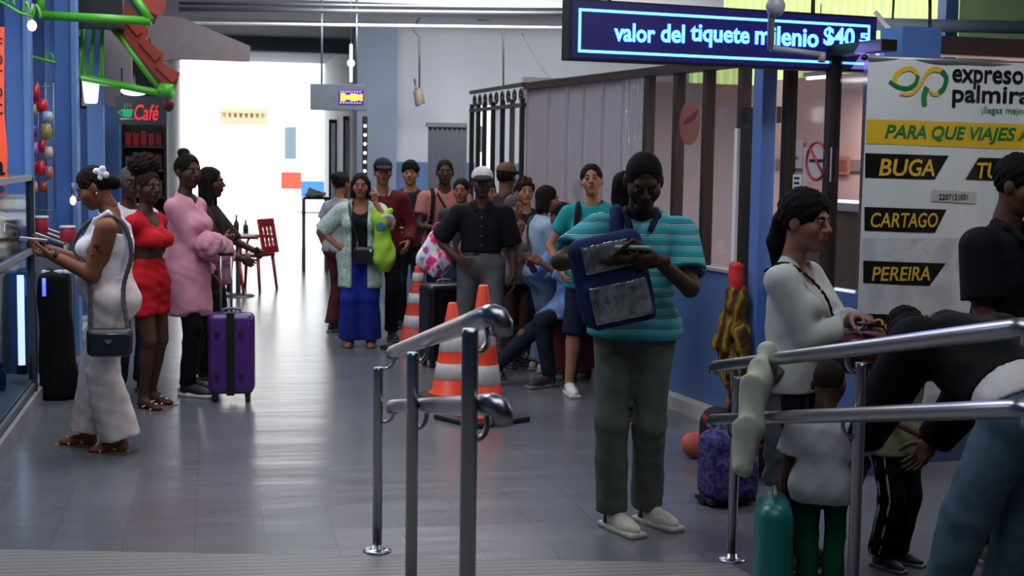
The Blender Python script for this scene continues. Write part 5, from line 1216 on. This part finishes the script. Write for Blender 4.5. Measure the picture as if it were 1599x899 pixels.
u0, u1, v0, v1 = B.box(529, 141, 568, 163); MB().box((u0, -.006, v0), (u1, 0, v1)).build('led_panel', emis('led_violet', '3a1a78', .6), t)
f = MB(); rg = random.Random(2)
for i in range(9): x = u0 + (u1 - u0) * (.08 + .84 * i / 8.5); h_ = rg.uniform(.25, .5); z = (v0 + v1) / 2; f.box((x, -.010, z - .045 * h_ * 2), (x + .022, -.006, z + .045 * h_ * 2))
o = f.build('orange_dots', emis('led_orange', 'ffb03a', 1.6), t); o['kind'] = 'stuff'
f = MB()
for i in range(8):
    x = u0 + (u1 - u0) * (.06 + .88 * i / 8)
    for z in (v0 + .012, v1 - .02): f.box((x, -.009, z), (x + .014, -.006, z + .009))
o = f.build('violet_dots', emis('led_pink', 'c8b0ff', 1.3), t); o['kind'] = 'stuff'
for x in (.12, .5): MB().tube([(x, .06, v1), (x, .06, v1 + 1.1)], .012).build('hanger', greym, t)
p = at(548, 128, 15.2); t = thing('pendant_lamp', 'bright thin pendant lamp above the small LED box', 'lamp', p)
MB().tube([(0, 0, .38), (0, .1, 1.6)], .006).build('cord', greym, t); MB().tube([(0, 0, 0), (0, 0, .40)], .014).build('rod', emis('lamp_white', 'ffffff', 2.5), t); MB().ball((0, 0, .20), .04).build('bulb', emis('lamp_white', 'ffffff', 2.5), t)
# passage doors and reflector post
for px, Y, lab in ((515, 22.8, 'dark narrow door frame standing at the passage mouth'), (537, 20.8, 'dark door frame nearer on the right side of the passage')):
    p = at(px, 250, Y); t = thing('door_frame', lab, 'door frame', (p.x, p.y, 0))
    for x in (0, .10): MB().box((x - .018, -.03, 0), (x + .018, .03, 2.2), .004).build('jamb', black, t)
    MB().box((-.018, -.03, 2.2), (.118, .03, 2.26), .004).build('head', black, t); MB().box((.015, -.005, .05), (.085, .005, 2.2)).build('pane', sheet('door_glass', 'B8BCC4', .12), t)
p = at(569, 300, 16.6); t = thing('reflector_post', 'black post with a row of white round lights beside the passage', 'post', (p.x, p.y, 0))
MB().box((-.03, -.03, 0), (.03, .03, 2.15), .005).build('post', black, t)
for i in range(8): MB().ball((0, -.035, 1.3 + .105 * i), (.020, .010, .020), u=10, v=6).build('round_light', emis('dot_white', 'ffffff', 1.2), t)
# street side: far table, chairs, cafe table
redp = mat('red_plastic', '8e1a1c', .4)
def plastic_chair(label, g, rz):
    t = thing('plastic_chair', label, 'chair', g, rz, 'red plastic chairs by the passage')
    F = Fld(.012).add(rbox((0, 0, .44), (.22, .21, .018), .015), .02); soft('seat', F, redp, t)
    F = Fld(.012).add(rbox((0, -.22, .68), (.21, .016, .22), .014, rot(-.18)), .02)
    for i in (-1, 0, 1): F.sub(rbox((i * .10, -.22, .68), (.022, .06, .13), .01, rot(-.18)), .01)
    soft('backrest', F, redp, t)
    for x in (-1, 1):
        for y in (-1, 1): MB().tube([(x * .19, y * .18, .44), (x * .225, y * .225, 0)], [.024, .018], 8).build('leg', redp, t)
        MB().tube(curve_pts([(x * .21, -.2, .66), (x * .24, 0, .66), (x * .23, .17, .62), (x * .2, .19, .45)], 4), .018, 8).build('armrest', redp, t)
plastic_chair('red plastic chair right of the small table, backlit by the doorway', fl(394, 452), D(60)); plastic_chair('red plastic chair left of the small table behind the suitcase handle', fl(342, 462), D(-70))
g = fl(372, 462); t = thing('cafe_table', 'small white table between the red plastic chairs', 'table', g)
MB().lathe([(.24, 0), (.24, .02), (.235, .026)], 24, (0, 0, .72)).build('table_top', mat('table_white', 'c9c9c9', .35), t); MB().tube([(0, 0, .02), (0, 0, .72)], .03).build('column', greym, t); MB().lathe([(.2, 0), (.18, .02), (.04, .04)], 20).build('foot', greym, t)
for dx, h_, lab in ((-.02, .22, 'dark bottle on the small white table, the taller of two'), (.09, .16, 'dark bottle on the small white table, the shorter of two')):
    MB_ = MB().lathe([(.030, 0), (.032, .01), (.032, h_ * .55), (.012, h_ * .75), (.012, h_ * .93), (.016, h_ * .94), (.016, h_)], 14).build('bottle', mat('dark_bottle', '17110e', .25)); MB_.location = (g.x + dx, g.y, .746); tag(MB_, lab, 'bottle', 'bottles on the small table')
p = at(492, 400, 20.5); t = thing('high_table', 'tall thin black table with white cloths at the passage mouth', 'table', (p.x, p.y, 0))
MB().box((-.18, -.2, 1.05), (.18, .2, 1.085), .004).build('table_top', black, t)
for x in (-.165, .165):
    for y in (-.18, .18): MB().box((x - .014, y - .014, 0), (x + .014, y + .014, 1.05)).build('leg', black, t)
F = Fld(.012).add(ell((0, 0, .03), (.15, .12, .045)), .03).add(ell((-.05, .02, .07), (.07, .06, .05)), .03).noise(.012, 30, 2); cloth_thing('folded_cloths', 'white crumpled cloths on the tall black table', 'cloth', F, wht, (0, 0, 0)).location = (p.x, p.y, 1.085)

# ------------------------------------------------------------------ the street
busw = mat('bus_white', 'd8dadd', .35); t = thing('bus', 'white bus with orange and blue lower panels seen through the bright doorway', 'bus', (*at(436, 260, 40).to_2d(), -.02))
F = Fld(.05).add(rbox((4.4, 1.3, 1.75), (4.4, 1.25, 1.4), .25), .05); soft('body', F, busw, t)
MB().box((.15, .03, 1.57), (.48, .07, 2.48), .03).build('window', mat('bus_glass', '59656e', .2), t)  # front glass paled: overexposure haze put into its colour
for i in range(4): MB().box((1.6 + i * 1.5, .03, 1.85), (2.95 + i * 1.5, .07, 2.6), .03).build('window', mat('bus_glass', '1f2a33', .1), t)
MB().box((.05, .02, .72), (.62, .06, 1.20), .02).build('orange_panel', mat('bus_orange', 'c2331a', .4), t); MB().box((.62, .02, .50), (8.7, .06, .95), .02).build('blue_panel', mat('bus_blue', '1f58a0', .4), t)
for x in (1.9, 6.8): MB().tube([(x, .0, .5), (x, .3, .5)], .5, 24).build('wheel', rubber, t)
b0 = at(300, 240, 75); t = thing('building', 'pale building with tan balcony far across the street', 'building', (b0.x - 12, b0.y, -.02))
MB().box((0, 0, 0), (40, 10, 16)).build('wall', mat('facade_white', 'dcdad6', .9), t)
p, q = at(342, 191, 74), at(420, 169, 74); tan = mat('balcony_tan', '9a8468', .8); o = MB().box((p.x - t.location.x, -1.0, p.z), (q.x - t.location.x, 0, p.z + .3)).box((p.x - t.location.x, -1.0, q.z - .25), (q.x - t.location.x, 0, q.z)).build('balcony', tan, t)
for i in range(9): x = p.x - t.location.x + (q.x - p.x) * (i + .2) / 9; MB().box((x, -.95, p.z + .3), (x + .15, -.8, q.z - .25)).build('baluster', tan, o)

# ------------------------------------------------------------------ shop fronts on the left
green = mat('green_tube', '4fae2c', .35); tile = mat('red_roof', '9a3524', .55, noise=.12, nscale=8); bulb = emis('lamp_white', 'ffffff', 2.5)
def lamp(label, px, py, d, size, kind='oval', group='white lamps under the green canopies'):
    p = at(px, py, d); t = thing('canopy_lamp', label, 'lamp', p, 0, group); sx_, sz = size[0] * d / FPX / 2, size[1] * d / FPX / 2
    if kind == 'oval': MB().ball((0, 0, 0), (sx_, .05, sz)).build('diffuser', bulb, t)
    else: MB().lathe([(sx_ * .6, -sz), (sx_ * .75, -sz * .9), (sx_, sz * .9), (sx_, sz)], 20).build('diffuser', bulb, t)
    MB().tube([(0, 0, sz * .7), (0, 0, sz + .10)], .012).build('holder', greym, t); return p
def canopy(label, tubes, roof, d, deep, tiles=()):
    O = at(*roof[0], d); t = thing('canopy', label, 'canopy', O)
    for pts, r in tubes: MB().tube([at(x, y, d + dd) - O for x, y, dd in pts], r).build('green_frame', green, t)
    MB().prism([at(x, y, d) - O for x, y in roof], (-.05, deep, 0)).build('tiled_roof', tile, t)
    for q in tiles: MB().prism([at(x, y, d - .03) - O for x, y in q], (-.05, deep, 0)).build('tile_row', tile, t)
    return t
canopy('nearer green canopy frame with red tiles at the top left corner', [([(62, 24, 0), (236, 33, 0)], .030), ([(236, 33, 0), (205, -12, 0)], .028), ([(62, 24, 0), (66, -30, 0)], .026)], [(196, -30), (262, -30), (258, 14), (246, 24), (225, 14)], 9.3, .7)
canopy('farther green canopy with sloping red tiled roof above the dark menu board', [([(128, 121, 0), (272, 150, 0)], .032), ([(166, 30, 0), (246, 136, 0)], .022), ([(148, 34, 0), (140, 122, 0)], .016), ([(160, 34, 0), (158, 122, 0)], .016), ([(128, 121, 0), (130, 40, 0)], .02), ([(250, 140, -.02), (270, 142, -.02)], .06)],
    [(160, 22), (166, 0), (196, 4), (232, 48), (228, 62), (256, 84), (254, 98), (281, 114), (276, 134), (260, 133)], 12.0, 1.2, [((196, 20), (222, 50), (214, 56), (190, 26)), ((222, 58), (250, 88), (243, 96), (216, 66)), ((248, 96), (277, 122), (270, 130), (243, 104))])
lamp('boxy white lamp left of the dark menu board', 142, 142, 12.1, (26, 38), 'box'); lamp('long oval white lamp above the dark menu board', 210, 142, 12.15, (42, 15)); lamp('small white lamp at the tip of the red tiled roof', 266, 142, 12.15, (12, 16)); lamp('small white lamp below the green hooks, top left corner', 50, 40, 8.65, (14, 17)); lamp('round white lamp between the blue pillars behind the head of the person in white', 114, 313, 10.84, (9, 14))
p = at(263, 163, 12.3); t = thing('wall_lantern', 'dark red round lantern behind the menu board', 'lantern', p); MB().ball((0, 0, 0), (.05, .05, .065)).build('globe', mat('lantern_red', '54201c', .5), t); MB().tube([(0, 0, .06), (0, 0, .2)], .006).build('cord', black, t)
O = at(0, 5, 8.6); t = thing('hook_rail', 'thin green rail with curled hooks at the top left corner', 'rail', O)
MB().tube([at(x, y, 8.6) - O for x, y in ((-20, -4), (5, 5), (30, 20), (52, 27))], .010).build('rail', green, t)
for x, y in ((10, 6), (36, 22), (52, 26)): MB().tube([p - O for p in curve_pts([at(x, y, 8.6), at(x + 3, y - 18, 8.6), at(x + 9, y - 10, 8.6), at(x + 12, y + 2, 8.6)], 4)], .008).build('hook', green, t)
O = at(47, 87, 10.8); t = thing('hook_rail', 'thin green rail on the blue partition behind the first pillar', 'rail', O); MB().tube([at(x, y, 10.8) - O for x, y in ((46, 87), (66, 93), (88, 98))], .011).build('rail', green, t); MB().tube([p - O for p in curve_pts([at(72, 94, 10.8), at(74, 84, 10.8), at(82, 86, 10.8), at(83, 96, 10.8)], 4)], .007).build('hook', green, t)
# menu board with cup
la, lb = at(179, 170, 12.6), at(259, 172, 12.6); t, B = board('cafe_sign', 'dark hanging sign with a green cup and red lettering', 'sign', la, lb, la.z)
u0, u1, v0, v1 = B.box(179, 150, 259, 195); MB().box((u0, 0, v0), (u1, .05, v1), .004).build('panel', mat('menu_dark', '3c4148', .5), t)
a, b, c, d_ = B.box(210, 163, 248, 188); text('lettering', 'Café', emis('sign_red', 'd83232', .9), t, a, b, c, d_, -.004, .012, .25)
a, b, c, d_ = B.box(190, 165, 210, 188); gm = emis('sign_green', '1e9a62', .6); MB().prism([(a, -.006, d_ - .03), (b - .01, -.006, d_ - .03), (b - .025, -.006, c + .03), (a + .02, -.006, c + .03)], (0, .005, 0)).build('cup', gm, t)
MB().tube([(a - .01, -.005, c + .012), (b + .005, -.005, c + .012)], .009).build('saucer', mat('sign_pale', 'a8b4ac', .5), t); MB().tube(curve_pts([(a + .002, -.004, d_ - .045), (a - .025, -.004, d_ - .06), (a + .012, -.004, d_ - .09)], 4), .006).build('cup_handle', gm, t)
for i in range(3): MB().tube(curve_pts([(a + .03 + .025 * i, -.004, d_ - .02), (a + .035 + .025 * i, -.004, d_), (a + .028 + .025 * i, -.004, d_ + .022)], 3), .004).build('steam', mat('sign_pale', 'a8b4ac', .5), t)
for x in (.06, .40): MB().tube([(x, .025, v1), (x, .025, v1 + .25)], .006).build('hanger', black, t)
# grey awning beyond
O = at(232, 60, 14.6); MBx = MB().prism([at(x, y, 14.6) - O for x, y in ((230, 22), (284, 27), (391, 72), (390, 96), (286, 92), (238, 96))], (0, .9, .05)); o = MBx.build('awning', mat('awning_grey', '6b6264', .8, noise=.08)); o.location = O; tag(o, 'grey cloth awning sloping out before the bright doorway', 'awning')
# cafe shelf with packs
p0, p1 = at(190, 250, 15.7), at(258, 250, 15.7); t = thing('shop_shelf', 'dark shelf unit full of packs under the menu board', 'shelf', (p0.x, p0.y, 0)); w = p1.x - p0.x
MB().box((0, .25, 0), (w, .28, 2.0)).build('back', black, t)
for x in (0, w): MB().box((x - .015, 0, 0), (x + .015, .28, 2.0)).build('side', black, t)
zs = [.5, .85, 1.2, 1.50, 1.76]
for z in zs: MB().box((0, 0, z - .02), (w, .28, z)).build('shelf_board', mat('shelf_dark', '3a2f2c', .6), t)
rg = random.Random(11); cols = {4: [('8e1d22', 'red')] * 5, 3: [('2b4a7a', 'blue'), ('31577f', 'blue'), ('6a2424', 'red'), ('2b4a7a', 'blue'), ('6a2424', 'red')], 2: [('2f5a34', 'green'), ('73602a', 'ochre'), ('3d6b3c', 'green'), ('2f5a34', 'green'), ('73602a', 'ochre')], 1: [('5a2a2a', 'brown'), ('2b4a7a', 'blue'), ('5a2a2a', 'brown'), ('2b4a7a', 'blue'), ('5a2a2a', 'brown')], 0: [('6a5a2a', 'ochre'), ('8e1d22', 'red'), ('6a5a2a', 'ochre'), ('8e1d22', 'red'), ('6a5a2a', 'ochre')]}
names_ = {4: 'top', 3: 'second highest', 2: 'middle', 1: 'second lowest', 0: 'lowest'}; ords = ('first', 'second', 'third', 'fourth', 'last')
for si, z in enumerate(zs):
    for i in range(5):
        x = .03 + i * (w - .06) / 5; o = MB().box((0, 0, 0), (.075, .10, .16 + rg.uniform(-.02, .03)), .01).box((.006, -.003, .04), (.069, 0, .10)).build('snack_pack', mat('pack', cols[si][i][0], .4)); o.location = (p0.x + x, p0.y + .06, z); tag(o, '%s snack pack, %s from left on the %s board of the cafe shelf' % (cols[si][i][1], ords[i], names_[si]), 'snack pack', 'packs on the %s shelf board' % names_[si])
# vertical red-orange sign with black letters
la, lb = at(-34, 170, 8.3), at(10, 170, 8.3); t, B = board('vertical_sign', 'red-orange vertical sign with black letters at the left edge', 'sign', la, lb, la.z)
P4 = [B.uv(*p) for p in ((-34, 308), (9, 305), (10, 240), (5, 178), (5, 42), (-34, 40))]; MB().prism([(u, 0, v) for u, v in P4], (0, .02, 0)).build('panel', emis('sign_orange', 'e8502e', .35), t)
for s, y in zip('FOTOC', (68, 93, 118, 144, 170)): a, b, c, d_ = B.box(-11, y - 9, 4, y + 9); text('lettering', s, blkp, t, a, b, c, d_, -.003, .01)
for s, y in zip('as', (262, 290)): a, b, c, d_ = B.box(-14, y - 12, 8, y + 12); text('lettering', s, blkp, t, a, b, c, d_, -.003, .015)
# glass display counter
x1 = -1.17; y0, y1 = 7.55, 9.75; t = thing('display_counter', 'glass display counter with a lit tube at the left edge', 'counter', (x1, y0, .1)); xl = -.62
fm = mat('counter_frame', '3d434c', .4, .5)
for y in (0, y1 - y0):
    for x in (0, xl): MB().box((x - .025, y - .03, 0), (x + .025, y + .03, 1.42), .004).build('frame_post', fm, t)
for z in (.02, .92, 1.40): MB().box((xl, -.02, z), (.02, .02, z + .035)).box((xl, y1 - y0 - .02, z), (.02, y1 - y0 + .02, z + .035)).box((-.018, 0, z), (.018, y1 - y0, z + .035)).build('frame_rail', mat('rail_grey', '7a7f86', .4, .5), t)
MB().box((xl, 0, .90), (.0, y1 - y0, .915)).build('glass_shelf', sheet('shelf_glass', 'B9C6CC', .2), t); MB().box((xl, 0, .05), (0, y1 - y0, .08)).build('bottom', mat('shelf_white', '9aa0a8', .5), t)
MB().box((-.004, .02, .06), (.0, y1 - y0 - .02, 1.40)).build('front_glass', sheet('counter_glass', 'C9D2D8', .12), t); MB().box((xl, .0, .06), (-.02, .004, 1.40)).build('end_glass', sheet('counter_glass', 'C9D2D8', .12), t)
MB().box((xl, 0, .05), (xl + .01, y1 - y0, 1.42)).build('back_panel', mat('counter_back', '5d7490', .6), t)
pt = onplane(33, 500, Vector((x1 - .05, 0, 0)), Vector((1, 0, 0))); q = onplane(33, 580, Vector((x1 - .05, 0, 0)), Vector((1, 0, 0))); zt2 = onplane(36, 436, Vector((x1 - .05, 0, 0)), Vector((1, 0, 0))).z
t = thing('tube_light', 'upright lit tube inside the glass display counter', 'lamp', (pt.x, pt.y, max(q.z, .3))); MB().tube([(0, 0, 0), (0, 0, zt2 - q.z)], .022).build('tube', emis('tube_cool', 'e8f2ff', 3), t); MB().box((-.03, -.03, -.06), (.03, .03, 0)).build('socket', fm, t)
rg = random.Random(4)
for i in range(7):
    c, nm = [('a8b6c4', 'pale blue'), ('8a2c3a', 'maroon'), ('c9c2b4', 'cream'), ('55407a', 'violet'), ('b98a3c', 'ochre'), ('d0d4da', 'white'), ('3a5a7a', 'slate blue')][i]
    o = MB().lathe([(.045, 0), (.05, .01), (.05, .10), (.03, .13), (.03, .15), (.036, .152), (.036, .175)], 18).build('trinket_jar', mat('jar_%d' % i, c, .3)); o.location = (x1 - .16 - .08 * (i % 2), y0 + .2 + i * .26, 1.016 if i % 2 else .19); tag(o, '%s jar %s the glass display counter' % (nm, 'on the shelf of' if i % 2 else 'on the bottom of'), 'jar', 'jars in the display counter')
p = onplane(22, 395, Vector((x1 - .1, 0, 0)), Vector((1, 0, 0))); t = thing('candy_jar', 'round glass jar of golden sweets with red lid inside the display counter', 'jar', (x1 - .14, p.y, 1.017))
MB().lathe([(.075, 0), (.085, .02), (.085, .17), (.06, .20), (.06, .215)], 22).build('glass', sheet('jar_glass', 'D8D4CC', .15), t); MB().lathe([(.066, .0), (.066, .02), (.06, .022)], 20, (0, 0, .215)).build('lid', mat('lid_red', '7a2a26', .4), t)
F = Fld(.009); 
for i in range(26): F.add(ell((rg.uniform(-.05, .05), rg.uniform(-.05, .05), rg.uniform(.02, .15)), (.022, .018, .018)), .004)
o = soft('sweets', F, mat('sweet_gold', '8a6a34', .4, noise=.4, nscale=30), t); o['kind'] = 'stuff'
p = at(10, 318, 8.7); t = thing('plush_toy', 'small brown plush toy hanging at the left edge above the counter', 'toy', p); F = Fld(.007).add(ell((0, 0, 0), (.05, .04, .035)), .01).add(ell((.03, -.02, .03), (.028, .026, .026)), .015).noise(.004, 60, 2); soft('body', F, mat('plush_brown', '7a563c', .95, bump=.8), t); MB().tube([(0, 0, .03), (0, 0, .2)], .003).build('cord', black, t)
# toys and packs hanging behind the first pillar
p0 = at(48, 300, 10.5); t = thing('wire_rack', 'wire rack of hanging toys and packs behind the first blue pillar', 'rack', (p0.x, p0.y, 1.25)); w = at(84, 300, 10.5).x - p0.x
for i in range(4): MB().tube([(w * i / 3, .03, 0), (w * i / 3, .03, .95)], .005, 8).build('upright', greym, t)
for z in (.0, .3, .6, .92): MB().tube([(0, .03, z), (w, .03, z)], .005, 8).build('cross_wire', greym, t)
packs = [(55, 145, 'b01f2e', 'red', 18, 34), (66, 165, 'c02430', 'red', 20, 26), (53, 172, 'b09a6a', 'gold', 12, 22), (74, 182, '9ab4c4', 'pale blue', 20, 20), (72, 205, 'a08a4a', 'ochre', 20, 30), (52, 205, '6a2f9a', 'purple', 14, 24), (54, 232, 'b06ac0', 'lilac', 16, 26), (66, 228, 'a81f34', 'crimson', 14, 26), (76, 238, 'c0a89a', 'beige', 16, 22), (52, 262, 'a81d28', 'dark red', 14, 26), (64, 262, 'd02a3a', 'scarlet', 14, 28), (76, 270, 'a0625a', 'rust', 16, 26), (53, 292, 'c8968a', 'salmon', 14, 22), (68, 292, '8a3a34', 'brick', 16, 22)]
posw = ['in the top row, left', 'in the top row, right', 'in the second row, left', 'in the second row, right', 'in the third row, right', 'in the third row, left', 'in the fourth row, left', 'in the fourth row, middle', 'in the fourth row, right', 'in the fifth row, left', 'in the fifth row, middle', 'in the fifth row, right', 'in the bottom row, left', 'in the bottom row, right']
for (x, y, c, nm, pw, ph), pos_ in zip(packs, posw):
    p = at(x, y, 10.43); a, b = pw / 265 / 2, ph / 265 / 2; F = Fld(.008).add(ell((0, 0, 0), (a, .028, b * .85)), .01).add(rbox((0, 0, 0), (a * .85, .006, b), .005), .02); V, Q = F.mesh()
    o = npmesh('toy_pack', [(V, Q, 0)], [mat('toy_wrap', c, .25, noise=.35, nscale=22)]); o.location = p; tag(o, '%s toy pack on the wire rack behind the pillar, %s' % (nm, pos_), 'toy pack', 'packs on the wire rack')
p = at(49, 148, 10.45); o = MB().box((-.022, -.01, -.13), (.022, .01, .13), .004).build('banner_strip', mat('violet_strip', '5a2a78', .4)); o.location = p; tag(o, 'narrow violet strip hanging at the top of the wire rack', 'strip')
# second counter and the black draped stand
t = thing('shop_counter', 'grey shop counter with sloping glass top behind the hands of the person in white', 'counter', (-1.04, 10.52, .0))
MB().box((-.75, 0, 0), (0, .66, .94), .006).build('body', mat('counter_grey', '4d545e', .5), t); MB().prism([(-.75, 0, .94), (0, 0, .94), (0, 0, 1.02), (-.75, 0, 1.30)], (0, .66, 0)).build('sloping_case', sheet('case_glass', 'C4CDD4', .2), t)
for y in (0, .33, .66): MB().tube([(-.75, y, 1.31), (0, y, 1.03)], .014).build('edge_strip', mat('alu', 'b5bac0', .3, .9), t)
for px, nm in ((66, 'left'), (107, 'right')):
    p = at(px, 372, 10.3); o = MB().lathe([(.05, 0), (.055, .01), (.055, .09), (.05, .10)], 18).build('tub', mat('tub_red', '9a2430', .4)); 
    t2 = thing('sweet_tub', 'red tub on the counter, the %s of two behind the raised phone' % nm, 'tub', (p.x, 10.68, 1.03 + (-1.04 - p.x) * .375 + .012), 0, 'red tubs by the phone'); o.location = (0, 0, 0); o.parent = t2; MB().lathe([(.058, 0), (.058, .014), (.05, .018)], 18, (0, 0, .10)).build('lid', mat('lid_white', 'c9c0c0', .4), t2)
    if True: MB().tube([(0, 0, -.01), (0, 0, 0)], .05, 16).build('foot', mat('tub_red', '9a2430', .4), t2)
p = fl(97, 626); t = thing('draped_stand', 'tall black draped stand behind the person in white', 'stand', (p.x - .02, p.y + .12, 0))
F = Fld(.012).add(rbox((-.03, 0, .43), (.10, .12, .43), .03), .02).add(cone((.03, 0, .05), (-.05, 0, .80), .10, .09), .05).cut((0, 0, .004), (0, 0, -1)).noise(.006, 22, 3); soft('black_drape', F, cloth('09090b'), t)
for i, x in enumerate((-.08, .0, .06)): MB().box((x - .03, -.06, .865), (x + .025, .03, .885), .004).build('white_card', mat('card_white', 'c9ccd6', .5), t)
MB().tube([(-.085, -.13, .72), (-.085, -.13, .84)], .012).build('blue_light', emis('blue_led', '5a6cff', 1.6), t)
